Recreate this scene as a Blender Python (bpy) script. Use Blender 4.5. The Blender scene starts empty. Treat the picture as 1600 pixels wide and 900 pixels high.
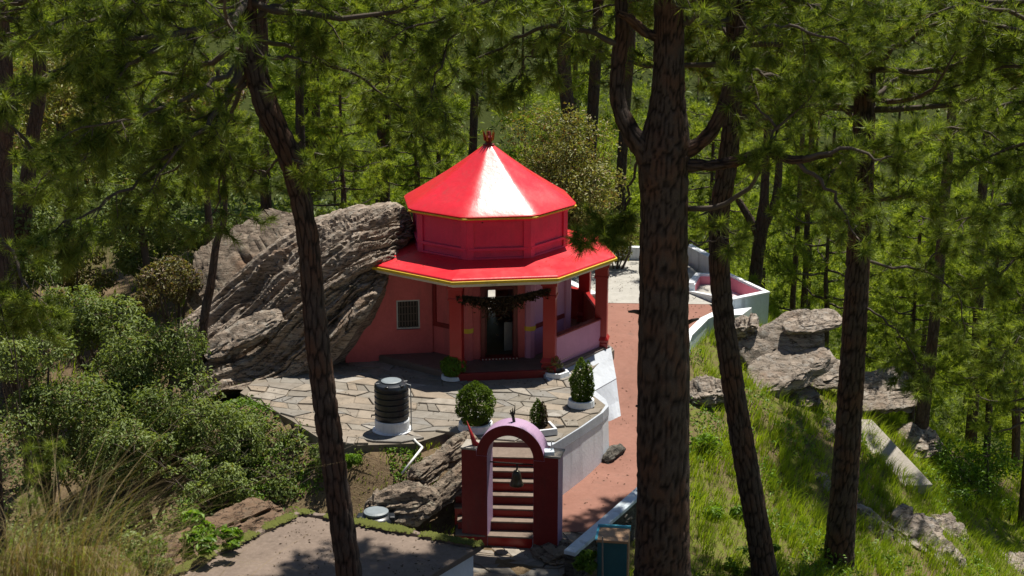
import bpy, math, random
import numpy as np
from mathutils import Vector, Matrix

# ------------------------------------------------------------------ camera, sky, sun, exposure
scene = bpy.context.scene
CAM_H, PITCH, FPX = 12.2, math.radians(15.0), 2200.0
cam_data = bpy.data.cameras.new("camera")
cam_data.sensor_width = 36.0
cam_data.lens = FPX / 1600.0 * 36.0
cam_data.clip_end = 2000.0
cam_data.dof.use_dof = True
cam_data.dof.focus_distance = 40.0
cam_data.dof.aperture_fstop = 1.8
cam = bpy.data.objects.new("camera", cam_data)
cam.location = (0, 0, CAM_H)
cam.rotation_euler = (math.pi / 2 - PITCH, 0, 0)
scene.collection.objects.link(cam)
scene.camera = cam

SUN = Vector((0.22, 0.29, 0.93)).normalized()
world = bpy.data.worlds.new("World")
scene.world = world
world.use_nodes = True
wn = world.node_tree.nodes
sky = wn.new("ShaderNodeTexSky")
sky.sky_type = 'NISHITA'
sky.sun_disc = False
sky.sun_elevation = math.asin(SUN.z)
sky.sun_rotation = math.atan2(SUN.x, SUN.y)
sky.altitude = 1800
world.node_tree.links.new(sky.outputs[0], wn["Background"].inputs[0])
wn["Background"].inputs[1].default_value = 0.068

sun_data = bpy.data.lights.new("sun", 'SUN')
sun_data.energy = 5.0
sun_data.angle = math.radians(0.55)
sun_data.color = (1.0, 0.94, 0.83)
sun = bpy.data.objects.new("sun", sun_data)
sun.rotation_euler = SUN.to_track_quat('Z', 'Y').to_euler()
scene.collection.objects.link(sun)

vs = scene.view_settings
vs.view_transform = 'Standard'
vs.look = 'None'
vs.exposure = 0.62
vs.gamma = 1.0
vs.use_curve_mapping = False
scene.cycles.max_bounces = 6
scene.cycles.diffuse_bounces = 3
scene.cycles.glossy_bounces = 2
scene.cycles.transmission_bounces = 3
scene.cycles.transparent_max_bounces = 4
scene.cycles.use_denoising = True
scene.cycles.caustics_reflective = False
scene.cycles.caustics_refractive = False
scene.cycles.sample_clamp_indirect = 4.0

# ------------------------------------------------------------------ helpers
CP, SP = math.cos(PITCH), math.sin(PITCH)
COL = scene.collection

def ray(px, py):
    a, b = (px - 800) / FPX, (450 - py) / FPX
    return Vector((a, CP + b * SP, -SP + b * CP))

def at_z(px, py, z):
    d = ray(px, py)
    t = (z - CAM_H) / d.z
    return Vector((d.x * t, d.y * t, z))

def at_y(px, py, y):
    d = ray(px, py)
    t = y / d.y
    return Vector((d.x * t, y, CAM_H + d.z * t))

def mpp(px, py, y):
    """metres for one pixel of the photograph at distance y"""
    return y / ray(px, py).y / FPX

def hash01(i, seed):
    x = np.sin(i * 12.9898 + seed * 78.233) * 43758.5453
    return x - np.floor(x)

def vnoise(P, seed=0):
    P = np.asarray(P, dtype=np.float64)
    I = np.floor(P)
    f = P - I
    f = f * f * (3 - 2 * f)
    I = I.astype(np.int64)
    def h(i, j, k):
        n = (i * 374761393 + j * 668265263 + k * 2147483647 * 3 + seed * 1274126177) & 0xFFFFFFFF
        n = ((n ^ (n >> 13)) * 1274126177) & 0xFFFFFFFF
        n = (n ^ (n >> 16)) & 0xFFFFFF
        return n / float(0xFFFFFF)
    x, y, z = I[:, 0], I[:, 1], I[:, 2]
    u, v, w = f[:, 0], f[:, 1], f[:, 2]
    c00 = h(x, y, z) * (1 - u) + h(x + 1, y, z) * u
    c10 = h(x, y + 1, z) * (1 - u) + h(x + 1, y + 1, z) * u
    c01 = h(x, y, z + 1) * (1 - u) + h(x + 1, y, z + 1) * u
    c11 = h(x, y + 1, z + 1) * (1 - u) + h(x + 1, y + 1, z + 1) * u
    c0 = c00 * (1 - v) + c10 * v
    c1 = c01 * (1 - v) + c11 * v
    return c0 * (1 - w) + c1 * w

def fbm(P, octaves=4, seed=0):
    P = np.asarray(P, dtype=np.float64)
    s, a, t = 0, 0.5, 0
    for o in range(octaves):
        s = s + a * (vnoise(P * 2 ** o, seed + o) - 0.5)
        t += a
        a *= 0.5
    return s / t * 2      # about -1..1

def link(o, parent=None):
    COL.objects.link(o)
    if parent is not None:
        o.parent = parent
        o.matrix_parent_inverse = Matrix.Translation(-LOC[parent.name])
    return o

LOC = {}

def tag(o, label=None, cat=None, group=None, kind=None):
    if label: o["label"] = label
    if cat: o["category"] = cat
    if group: o["group"] = group
    if kind: o["kind"] = kind
    return o

def thing(name, label, cat, loc, group=None):
    o = bpy.data.objects.new(name, None)
    o.empty_display_size = 0.2
    o.location = loc
    COL.objects.link(o)
    LOC[o.name] = Vector(loc)
    return tag(o, label, cat, group)

def raw_mesh(name, V, polys):
    me = bpy.data.meshes.new(name)
    me.from_pydata([tuple(v) for v in V], [], polys)
    me.update()
    return me

def np_mesh(name, V, Fc, tint=None):
    """V (n,3), Fc (m,k) numpy arrays with k = 3 or 4"""
    V = np.ascontiguousarray(V, dtype=np.float32)
    Fc = np.ascontiguousarray(Fc, dtype=np.int32)
    m, k = Fc.shape
    me = bpy.data.meshes.new(name)
    me.vertices.add(len(V))
    me.vertices.foreach_set("co", V.ravel())
    me.loops.add(m * k)
    me.loops.foreach_set("vertex_index", Fc.ravel())
    me.polygons.add(m)
    me.polygons.foreach_set("loop_start", np.arange(0, m * k, k, dtype=np.int32))
    if tint is not None:
        at = me.attributes.new("tint", 'FLOAT', 'POINT')
        at.data.foreach_set("value", np.ascontiguousarray(tint, dtype=np.float32))
    me.update(calc_edges=True)
    return me

def new_obj(name, me, mat, parent=None, smooth=False, bevel=0.0, autosmooth=None):
    if mat is not None and len(me.materials) == 0:
        me.materials.append(mat)
    if smooth:
        me.polygons.foreach_set("use_smooth", np.ones(len(me.polygons), dtype=bool))
    o = bpy.data.objects.new(name, me)
    link(o, parent)
    LOC[o.name] = Vector((0, 0, 0))
    if bevel:
        b = o.modifiers.new("bevel", 'BEVEL')
        b.width = bevel
        b.segments = 2
        b.limit_method = 'ANGLE'
        b.angle_limit = math.radians(28)
    return o

class MB:
    """collects shapes; build() links them as ONE mesh object"""
    def __init__(s):
        s.v, s.f = [], []
    def add(s, V, Fs):
        o = len(s.v)
        s.v += [tuple(p) for p in V]
        s.f += [tuple(i + o for i in f) for f in Fs]
        return s
    def box(s, c, size, rz=0.0):
        cx, cy, cz = c
        hx, hy, hz = size[0] / 2, size[1] / 2, size[2] / 2
        ca, sa = math.cos(rz), math.sin(rz)
        V = []
        for z in (-hz, hz):
            for x, y in ((-hx, -hy), (hx, -hy), (hx, hy), (-hx, hy)):
                V.append((cx + x * ca - y * sa, cy + x * sa + y * ca, cz + z))
        return s.add(V, [(3, 2, 1, 0), (4, 5, 6, 7), (0, 1, 5, 4), (1, 2, 6, 5), (2, 3, 7, 6), (3, 0, 4, 7)])
    def prism(s, poly, z0, z1):
        """poly counter-clockwise seen from above; z0/z1 numbers or lists"""
        n = len(poly)
        a = z0 if isinstance(z0, (list, tuple)) else [z0] * n
        b = z1 if isinstance(z1, (list, tuple)) else [z1] * n
        V = [(p[0], p[1], a[i]) for i, p in enumerate(poly)] + [(p[0], p[1], b[i]) for i, p in enumerate(poly)]
        Fs = [tuple(range(n - 1, -1, -1)), tuple(range(n, 2 * n))]
        Fs += [(i, (i + 1) % n, n + (i + 1) % n, n + i) for i in range(n)]
        return s.add(V, Fs)
    def rings(s, rings, cap0=True, cap1=True):
        n = len(rings[0])
        V = [p for r in rings for p in r]
        Fs = []
        for k in range(len(rings) - 1):
            for i in range(n):
                j = (i + 1) % n
                Fs.append((k * n + i, k * n + j, (k + 1) * n + j, (k + 1) * n + i))
        if cap0: Fs.append(tuple(range(n - 1, -1, -1)))
        if cap1: Fs.append(tuple(range((len(rings) - 1) * n, len(rings) * n)))
        return s.add(V, Fs)
    def lathe(s, c, prof, seg=24):
        R = []
        for r, z in prof:
            R.append([(c[0] + r * math.cos(2 * math.pi * i / seg), c[1] + r * math.sin(2 * math.pi * i / seg), c[2] + z) for i in range(seg)])
        return s.rings(R)
    def tube(s, pts, rad, seg=6):
        pts = [Vector(p) for p in pts]
        if not isinstance(rad, (list, tuple)): rad = [rad] * len(pts)
        R = []
        ref = Vector((0.31, 0.17, 0.93))
        for i, p in enumerate(pts):
            t = (pts[min(i + 1, len(pts) - 1)] - pts[max(i - 1, 0)])
            if t.length < 1e-6: t = Vector((0, 0, 1))
            t.normalize()
            a = t.cross(ref)
            if a.length < 0.1: a = t.cross(Vector((1, 0, 0)))
            a.normalize()
            b = t.cross(a)
            R.append([p + (a * math.cos(2 * math.pi * k / seg) + b * math.sin(2 * math.pi * k / seg)) * rad[i] for k in range(seg)])
        return s.rings(R)
    def build(s, name, mat, parent=None, smooth=False, bevel=0.0):
        me = raw_mesh(name, s.v, s.f)
        if s.f:
            import bmesh
            bm = bmesh.new(); bm.from_mesh(me)
            bmesh.ops.recalc_face_normals(bm, faces=bm.faces)
            bm.to_mesh(me); bm.free()
        return new_obj(name, me, mat, parent, smooth, bevel)

def in_poly(x, y, poly):
    """x, y arrays"""
    x, y = np.asarray(x), np.asarray(y)
    r = np.zeros(x.shape, dtype=bool)
    n = len(poly)
    for i in range(n):
        x1, y1 = poly[i][0], poly[i][1]
        x2, y2 = poly[(i + 1) % n][0], poly[(i + 1) % n][1]
        if y1 == y2: continue
        c = ((y1 > y) != (y2 > y)) & (x < (x2 - x1) * (y - y1) / (y2 - y1) + x1)
        r ^= c
    return r

def resample(pts, n, cols=3):
    """Catmull-Rom through rows of pts (any columns), n samples"""
    P = np.array(pts, dtype=float)
    m = len(P)
    P = np.vstack([2 * P[0] - P[1], P, 2 * P[-1] - P[-2]])
    out = []
    for u in np.linspace(0, m - 1, n):
        i = min(int(u), m - 2); t = u - i
        p0, p1, p2, p3 = P[i], P[i + 1], P[i + 2], P[i + 3]
        out.append(0.5 * (2 * p1 + (p2 - p0) * t + (2 * p0 - 5 * p1 + 4 * p2 - p3) * t * t + (3 * p1 - p0 - 3 * p2 + p3) * t ** 3))
    return np.array(out)

# ------------------------------------------------------------------ materials
def _m(name):
    m = bpy.data.materials.new(name)
    m.use_nodes = True
    nt = m.node_tree
    b = nt.nodes["Principled BSDF"]
    return m, nt, b

def C4(c): return (c[0], c[1], c[2], 1.0)

def coords(nt, scale=(1, 1, 1), rot=(0, 0, 0)):
    g = nt.nodes.new("ShaderNodeTexCoord")
    mp = nt.nodes.new("ShaderNodeMapping")
    mp.inputs["Scale"].default_value = scale
    mp.inputs["Rotation"].default_value = rot
    nt.links.new(g.outputs["Object"], mp.inputs[0])
    return mp.outputs[0]

def noise_n(nt, vec, scale, detail=5, rough=0.6):
    n = nt.nodes.new("ShaderNodeTexNoise")
    n.inputs["Scale"].default_value = scale
    n.inputs["Detail"].default_value = detail
    n.inputs["Roughness"].default_value = rough
    nt.links.new(vec, n.inputs["Vector"])
    return n.outputs[0]

def ramp(nt, fac, stops):
    r = nt.nodes.new("ShaderNodeValToRGB")
    e = r.color_ramp.elements
    while len(e) < len(stops): e.new(0.5)
    for i, (p, c) in enumerate(stops):
        e[i].position = p
        e[i].color = C4(c) if not isinstance(c, (int, float)) else (c, c, c, 1)
    nt.links.new(fac, r.inputs[0])
    return r.outputs[0]

def mix(nt, a, b, fac, mode='MIX'):
    n = nt.nodes.new("ShaderNodeMix")
    n.data_type = 'RGBA'
    n.blend_type = mode
    for k, val in ((6, a), (7, b), (0, fac)):
        sock = n.inputs[k]
        if hasattr(val, "is_output"): nt.links.new(val, sock)
        elif isinstance(val, (int, float)): sock.default_value = val if k == 0 else (val, val, val, 1)
        else: sock.default_value = C4(val)
    return n.outputs[2]

def bump(nt, b, h, strength=0.5, dist=0.05):
    n = nt.nodes.new("ShaderNodeBump")
    n.inputs["Strength"].default_value = strength
    n.inputs["Distance"].default_value = dist
    nt.links.new(h, n.inputs["Height"])
    nt.links.new(n.outputs[0], b.inputs["Normal"])

def painted(name, col, rough=0.5, dirt=(0.12, 0.09, 0.07), amount=0.3, scale=1.6, spec=0.5, bstr=0.25, fine=18.0, stain=0.35):
    """painted plaster with faint cloudiness, fine grain, weather streaks and chipped specks"""
    m, nt, b = _m(name)
    v = coords(nt)
    vz = coords(nt, (1.6, 1.6, 0.22))
    n1 = noise_n(nt, v, scale, 6, 0.65)
    n2 = noise_n(nt, v, fine, 4, 0.6)
    n3 = noise_n(nt, vz, 2.3, 5, 0.6)
    c = mix(nt, col, tuple(min(1, x * 0.72) for x in col), ramp(nt, n1, [(0.35, 0.0), (0.7, amount * 1.4 if amount < 0.7 else 1)]))
    c = mix(nt, c, tuple(min(1, x * 1.25 + 0.01) for x in col), ramp(nt, n2, [(0.45, 0.0), (0.75, amount * 0.6)]))
    c = mix(nt, c, dirt, ramp(nt, n3, [(0.55, 0.0), (0.8, stain)]))
    nt.links.new(c, b.inputs["Base Color"])
    nt.links.new(ramp(nt, n1, [(0.3, max(0, rough - 0.08)), (0.7, min(1, rough + 0.12))]), b.inputs["Roughness"])
    b.inputs["Specular IOR Level"].default_value = spec
    h = mix(nt, n2, n1, 0.5)
    bump(nt, b, h, bstr, 0.02)
    return m

def plain(name, col, rough=0.6, var=0.25, scale=6.0, metallic=0.0, spec=0.4):
    m, nt, b = _m(name)
    v = coords(nt)
    n1 = noise_n(nt, v, scale, 5, 0.6)
    c = mix(nt, tuple(x * (1 - var) for x in col), tuple(min(1, x * (1 + var)) for x in col), n1)
    nt.links.new(c, b.inputs["Base Color"])
    b.inputs["Roughness"].default_value = rough
    b.inputs["Metallic"].default_value = metallic
    b.inputs["Specular IOR Level"].default_value = spec
    bump(nt, b, n1, 0.2, 0.01)
    return m

def leafmat(name, dark, light, transl=0.35, rough=0.5, spec=0.3, odd=None, odd_at=0.88):
    """leaf or needle: colour runs from dark to light by the stored tint of each clump and by each leaf"""
    m, nt, b = _m(name)
    a = nt.nodes.new("ShaderNodeAttribute")
    a.attribute_name = "tint"
    g = nt.nodes.new("ShaderNodeNewGeometry")
    s = nt.nodes.new("ShaderNodeMath"); s.operation = 'MULTIPLY_ADD'
    nt.links.new(g.outputs["Random Per Island"], s.inputs[0])
    s.inputs[1].default_value = 0.35
    nt.links.new(a.outputs["Fac"], s.inputs[2])
    stops = [(0.15, dark), (1.1 if False else 0.95, light)]
    c = ramp(nt, s.outputs[0], stops)
    if odd:
        c = mix(nt, c, odd, ramp(nt, g.outputs["Random Per Island"], [(odd_at, 0.0), (odd_at + 0.02, 0.8)]))
    nt.links.new(c, b.inputs["Base Color"])
    b.inputs["Roughness"].default_value = rough
    b.inputs["Specular IOR Level"].default_value = spec
    t = nt.nodes.new("ShaderNodeBsdfTranslucent")
    c2 = mix(nt, c, (1.0, 1.0, 0.35), 1.0, 'MULTIPLY')
    nt.links.new(c2, t.inputs["Color"])
    ms = nt.nodes.new("ShaderNodeMixShader")
    ms.inputs[0].default_value = transl
    nt.links.new(b.outputs[0], ms.inputs[1])
    nt.links.new(t.outputs[0], ms.inputs[2])
    nt.links.new(ms.outputs[0], nt.nodes["Material Output"].inputs[0])
    return m

def barkmat(name, plate, fissure, scale=7.0):
    m, nt, b = _m(name)
    v = coords(nt, (1.0, 1.0, 0.26))
    wv = nt.nodes.new("ShaderNodeTexNoise")
    wv.inputs["Scale"].default_value = 4.0
    nt.links.new(v, wv.inputs["Vector"])
    mv = mix(nt, v, wv.outputs[1], 0.10)
    def vor(sc):
        vo = nt.nodes.new("ShaderNodeTexVoronoi")
        vo.feature = 'DISTANCE_TO_EDGE'
        vo.inputs["Scale"].default_value = sc
        nt.links.new(mv, vo.inputs["Vector"])
        return vo.outputs["Distance"]
    n1 = noise_n(nt, coords(nt, (1, 1, 0.35)), 16, 7, 0.7)
    n2 = noise_n(nt, coords(nt), 1.4, 4)
    n3 = noise_n(nt, coords(nt, (1, 1, 0.12)), 9, 5, 0.65)
    e1 = ramp(nt, vor(scale), [(0.0, 0.0), (0.10, 1.0)])
    e2 = ramp(nt, vor(scale * 2.3), [(0.0, 0.25), (0.09, 1.0)])
    edge = mix(nt, e1, e2, 1.0, 'MULTIPLY')
    edge = mix(nt, edge, n3, 0.45)
    c = mix(nt, tuple(x * 0.45 for x in plate), tuple(min(1, x * 1.6) for x in plate), n1)
    c = mix(nt, c, (plate[0] * 1.25, plate[1] * 0.95, plate[2] * 0.8), ramp(nt, n2, [(0.45, 0.0), (0.65, 0.8)]))
    c = mix(nt, fissure, c, ramp(nt, edge, [(0.12, 0.0), (0.55, 1.0)]))
    nt.links.new(c, b.inputs["Base Color"])
    b.inputs["Roughness"].default_value = 0.9
    b.inputs["Specular IOR Level"].default_value = 0.15
    h = mix(nt, edge, n1, 0.35)
    bump(nt, b, h, 1.0, 0.07)
    return m

def platebark(name, plate, fissure):
    """bark of near trunks: the plates are modelled, their stored height colours the fissures"""
    m, nt, b = _m(name)
    a = nt.nodes.new("ShaderNodeAttribute"); a.attribute_name = "tint"
    n1 = noise_n(nt, coords(nt, (1, 1, 0.4)), 22, 7, 0.7)
    n2 = noise_n(nt, coords(nt, (1, 1, 0.6)), 2.2, 4)
    n3 = noise_n(nt, coords(nt, (1, 1, 0.5)), 60, 4, 0.7)
    c = mix(nt, tuple(x * 0.5 for x in plate), tuple(x * 1.55 for x in plate), n1)
    c = mix(nt, c, (plate[0] * 1.5, plate[1] * 1.0, plate[2] * 0.75), ramp(nt, n2, [(0.45, 0.0), (0.62, 0.8)]))
    c = mix(nt, c, tuple(min(1, x * 2.4) for x in plate), ramp(nt, n3, [(0.58, 0.0), (0.72, 0.7)]))
    c = mix(nt, fissure, c, ramp(nt, a.outputs["Fac"], [(0.08, 0.0), (0.75, 1.0)]))
    nt.links.new(c, b.inputs["Base Color"])
    b.inputs["Roughness"].default_value = 0.9
    b.inputs["Specular IOR Level"].default_value = 0.15
    bump(nt, b, mix(nt, n1, n3, 0.4), 1.0, 0.04)
    return m

def rockmat(name, c1, c2, c3, bed=(0, 0, 0), lich=(0.30, 0.29, 0.26), orange=0.25):
    m, nt, b = _m(name)
    v = coords(nt)
    vb = coords(nt, (1, 1, 9), bed)
    n1 = noise_n(nt, vb, 1.2, 8, 0.7)
    n2 = noise_n(nt, v, 0.9, 5, 0.6)
    n3 = noise_n(nt, v, 22, 5, 0.7)
    n4 = noise_n(nt, v, 4.5, 6, 0.7)
    c = ramp(nt, n1, [(0.3, c1), (0.5, c2), (0.68, c3)])
    c = mix(nt, c, lich, ramp(nt, n4, [(0.5, 0.0), (0.66, 0.75)]))
    c = mix(nt, c, (0.24, 0.11, 0.045), ramp(nt, n2, [(0.56, 0.0), (0.72, orange)]))
    c = mix(nt, c, tuple(x * 0.45 for x in c1), ramp(nt, n3, [(0.55, 0.0), (0.75, 0.6)]))
    n5 = noise_n(nt, coords(nt, (1, 1, 5), bed), 1.9, 6, 0.62)
    crack = ramp(nt, n5, [(0.478, 1.0), (0.497, 0.0), (0.503, 0.0), (0.522, 1.0)])
    c = mix(nt, tuple(x * 0.4 for x in c1), c, crack)
    n1 = mix(nt, n1, crack, 0.35)
    nt.links.new(c, b.inputs["Base Color"])
    b.inputs["Roughness"].default_value = 0.85
    b.inputs["Specular IOR Level"].default_value = 0.25
    bump(nt, b, mix(nt, n1, n3, 0.4), 0.8, 0.10)
    return m

M = {}
M['roof'] = painted('red_roof_paint', (0.68, 0.018, 0.030), 0.34, (0.36, 0.06, 0.05), 0.5, 1.3, 0.7, 0.55, 6.0, 0.6)
M['drum'] = painted('crimson_paint', (0.58, 0.040, 0.125), 0.5, (0.30, 0.05, 0.09), 0.45, 1.6, 0.5, 0.35, 14, 0.6)
M['pillar'] = painted('pillar_red_paint', (0.31, 0.008, 0.008), 0.38, (0.2, 0.02, 0.02), 0.3)
M['maroon'] = painted('maroon_paint', (0.19, 0.012, 0.012), 0.55, (0.085, 0.03, 0.028), 0.6, 2.0, 0.4, 0.5, 12, 0.7)
M['pink'] = painted('pink_paint', (0.54, 0.115, 0.115), 0.6, (0.25, 0.075, 0.07), 0.5, 1.3, 0.4, 0.4, 14, 0.6)
M['lilac'] = painted('lilac_paint', (0.52, 0.23, 0.36), 0.6, (0.30, 0.15, 0.2), 0.3)
M['gatelilac'] = painted('bluish_lilac_paint', (0.37, 0.24, 0.37), 0.55, (0.25, 0.18, 0.3), 0.3)
M['yellow'] = painted('yellow_paint', (0.62, 0.42, 0.03), 0.5, (0.20, 0.15, 0.03), 0.4, 5.0, 0.4, 0.3, 20, 0.6)
M['fascia'] = painted('grey_white_fascia', (0.55, 0.52, 0.45), 0.7, (0.2, 0.19, 0.16), 0.4, 3.0, 0.3, 0.3, 20, 0.7)
M['white'] = painted('white_plaster', (0.76, 0.79, 0.83), 0.6, (0.30, 0.31, 0.34), 0.45, 1.5, 0.3, 0.4, 14, 0.75)
M['plinthwhite'] = painted('dimmed_white_plaster', (0.42, 0.45, 0.50), 0.6, (0.24, 0.25, 0.28), 0.5, 1.5, 0.3, 0.4, 14, 0.75)  # white plaster darkened: weaker light on the slope put into the colour
M['bluewhite'] = painted('blue_white_plaster', (0.60, 0.68, 0.74), 0.65, (0.10, 0.10, 0.10), 0.4, 3.0, 0.3, 0.5, 20, 0.8)
M['basinpink'] = painted('basin_pink_paint', (0.62, 0.20, 0.27), 0.6, (0.4, 0.2, 0.2), 0.3)
M['palepink'] = painted('pale_pink_floor', (0.70, 0.55, 0.58), 0.6, (0.4, 0.3, 0.3), 0.3)
M['concrete'] = painted('old_concrete', (0.33, 0.30, 0.26), 0.85, (0.12, 0.10, 0.08), 0.8, 1.1, 0.2, 0.5, 16, 0.7)
M['roofslab'] = painted('weathered_slab', (0.185, 0.142, 0.115), 0.85, (0.10, 0.075, 0.06), 0.9, 0.9, 0.2, 0.5, 10, 0.8)
M['court'] = painted('pale_concrete', (0.37, 0.355, 0.325), 0.8, (0.24, 0.22, 0.2), 0.6, 2.0, 0.2, 0.4, 14, 0.6)
M['terracotta'] = painted('terracotta_paving', (0.245, 0.118, 0.088), 0.75, (0.15, 0.09, 0.07), 0.5, 1.0, 0.2, 0.4, 10, 0.6)
M['mortar'] = plain('joint_earth', (0.17, 0.145, 0.115), 0.95, 0.4, 8)
M['darkfloor'] = painted('dark_floor', (0.13, 0.10, 0.085), 0.5, (0.06, 0.05, 0.05), 0.5, 2)
M['door'] = painted('dark_red_wood', (0.13, 0.012, 0.012), 0.45, (0.03, 0.01, 0.01), 0.4)
M['steel'] = plain('grey_steel', (0.33, 0.35, 0.36), 0.4, 0.2, 8, 0.4)
M['iron'] = plain('dark_iron', (0.035, 0.033, 0.03), 0.5, 0.3, 12, 0.6)
M['gold'] = plain('tarnished_gold_paint', (0.42, 0.20, 0.03), 0.4, 0.4, 20, 0.3)
M['brass'] = plain('old_bell_metal', (0.07, 0.065, 0.05), 0.35, 0.3, 20, 0.8)
M['poly'] = plain('black_plastic', (0.012, 0.015, 0.020), 0.34, 0.3, 5, 0.0, 0.5)
M['polygrey'] = plain('dusty_grey_plastic', (0.18, 0.21, 0.23), 0.5, 0.3, 5)
M['pvc'] = plain('white_pvc', (0.72, 0.72, 0.70), 0.35, 0.1, 5)
M['teal'] = painted('teal_paint', (0.012, 0.10, 0.13), 0.45, (0.02, 0.05, 0.06), 0.4)
M['blue'] = painted('bright_blue_paint', (0.05, 0.36, 0.50), 0.45, (0.1, 0.2, 0.2), 0.4, 4)
M['wood'] = painted('bare_wood', (0.38, 0.23, 0.13), 0.7, (0.2, 0.1, 0.06), 0.6, 5)
M['soil'] = plain('planter_soil', (0.09, 0.06, 0.035), 0.95, 0.4, 14)
M['moss'] = plain('moss', (0.075, 0.085, 0.012), 0.95, 0.5, 14)
M['bark'] = barkmat('pine_bark', (0.085, 0.058, 0.045), (0.022, 0.016, 0.014), 10.0)
M['barkplate'] = platebark('pine_bark_plates', (0.080, 0.061, 0.051), (0.019, 0.014, 0.012))
M['barkfar'] = barkmat('pine_bark_fine', (0.095, 0.070, 0.058), (0.03, 0.022, 0.018), 6.0)
M['twig'] = plain('twig_bark', (0.085, 0.066, 0.052), 0.9, 0.4, 9)
M['stub'] = plain('weathered_dead_wood', (0.22, 0.19, 0.16), 0.9, 0.3, 9)
M['needle'] = leafmat('pine_needles', (0.075, 0.122, 0.020), (0.370, 0.455, 0.090), 0.52, 0.45, 0.3, (0.25, 0.15, 0.06), 0.97)
M['needlefar'] = leafmat('pine_needles_valley', (0.120, 0.185, 0.022), (0.450, 0.530, 0.085), 0.55, 0.55, 0.2)
M['sage'] = leafmat('sage_leaves', (0.100, 0.150, 0.040), (0.280, 0.345, 0.115), 0.40, 0.5, 0.28, (0.16, 0.09, 0.05), 0.95)
M['olive'] = leafmat('olive_leaves', (0.125, 0.140, 0.035), (0.370, 0.360, 0.115), 0.40, 0.45, 0.35, (0.24, 0.14, 0.06), 0.85)
M['brownleaf'] = leafmat('brownish_leaves', (0.100, 0.105, 0.038), (0.290, 0.260, 0.115), 0.40, 0.45, 0.35, (0.17, 0.10, 0.07), 0.72)
M['fresh'] = leafmat('fresh_green_leaves', (0.075, 0.155, 0.016), (0.220, 0.370, 0.035), 0.45, 0.45, 0.3)
M['topiary'] = leafmat('thuja_sprays', (0.055, 0.105, 0.014), (0.180, 0.260, 0.030), 0.4, 0.6, 0.2)
M['topbrown'] = leafmat('dry_thuja_sprays', (0.050, 0.035, 0.022), (0.110, 0.085, 0.045), 0.2, 0.7, 0.2)
M['grass'] = leafmat('grass_blades', (0.150, 0.235, 0.016), (0.410, 0.520, 0.050), 0.5, 0.6, 0.15, (0.24, 0.18, 0.07), 0.93)
M['straw'] = leafmat('dry_grass_blades', (0.170, 0.125, 0.055), (0.460, 0.360, 0.190), 0.4, 0.6, 0.2, (0.09, 0.13, 0.02), 0.75)
M['dryleaf'] = leafmat('dry_garland_leaves', (0.035, 0.023, 0.014), (0.105, 0.070, 0.040), 0.2, 0.8, 0.1)
M['rock'] = rockmat('layered_schist', (0.140, 0.108, 0.082), (0.275, 0.218, 0.170), (0.40, 0.33, 0.27), (math.radians(35), math.radians(22), 0), (0.33, 0.31, 0.27), 0.4)
M['rockgrey'] = rockmat('grey_schist', (0.15, 0.120, 0.095), (0.28, 0.230, 0.185), (0.40, 0.335, 0.28), (math.radians(-15), math.radians(-20), 0), (0.36, 0.34, 0.31), 0.3)
M['rockdark'] = rockmat('dark_brown_rock', (0.11, 0.083, 0.062), (0.21, 0.162, 0.122), (0.31, 0.25, 0.19), (0, math.radians(25), 0), (0.27, 0.25, 0.2), 0.4)  # darker brown than the other rocks

def stonemat():
    m, nt, b = _m('flagstone')
    oi = nt.nodes.new("ShaderNodeObjectInfo")
    v = coords(nt)
    n1 = noise_n(nt, v, 3.0, 7, 0.7)
    n2 = noise_n(nt, v, 26, 5, 0.7)
    c = ramp(nt, oi.outputs["Random"], [(0.0, (0.155, 0.14, 0.12)), (0.22, (0.235, 0.21, 0.175)), (0.45, (0.185, 0.178, 0.168)), (0.7, (0.25, 0.20, 0.15)), (1.0, (0.31, 0.292, 0.265))])
    c = mix(nt, c, (0.13, 0.112, 0.09), ramp(nt, n1, [(0.42, 0.0), (0.70, 0.8)]))
    c = mix(nt, c, (0.36, 0.33, 0.285), ramp(nt, n2, [(0.55, 0.0), (0.8, 0.4)]))
    nt.links.new(c, b.inputs["Base Color"])
    b.inputs["Roughness"].default_value = 0.8
    b.inputs["Specular IOR Level"].default_value = 0.25
    bump(nt, b, mix(nt, n1, n2, 0.5), 0.5, 0.03)
    return m
M['stone'] = stonemat()

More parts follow.
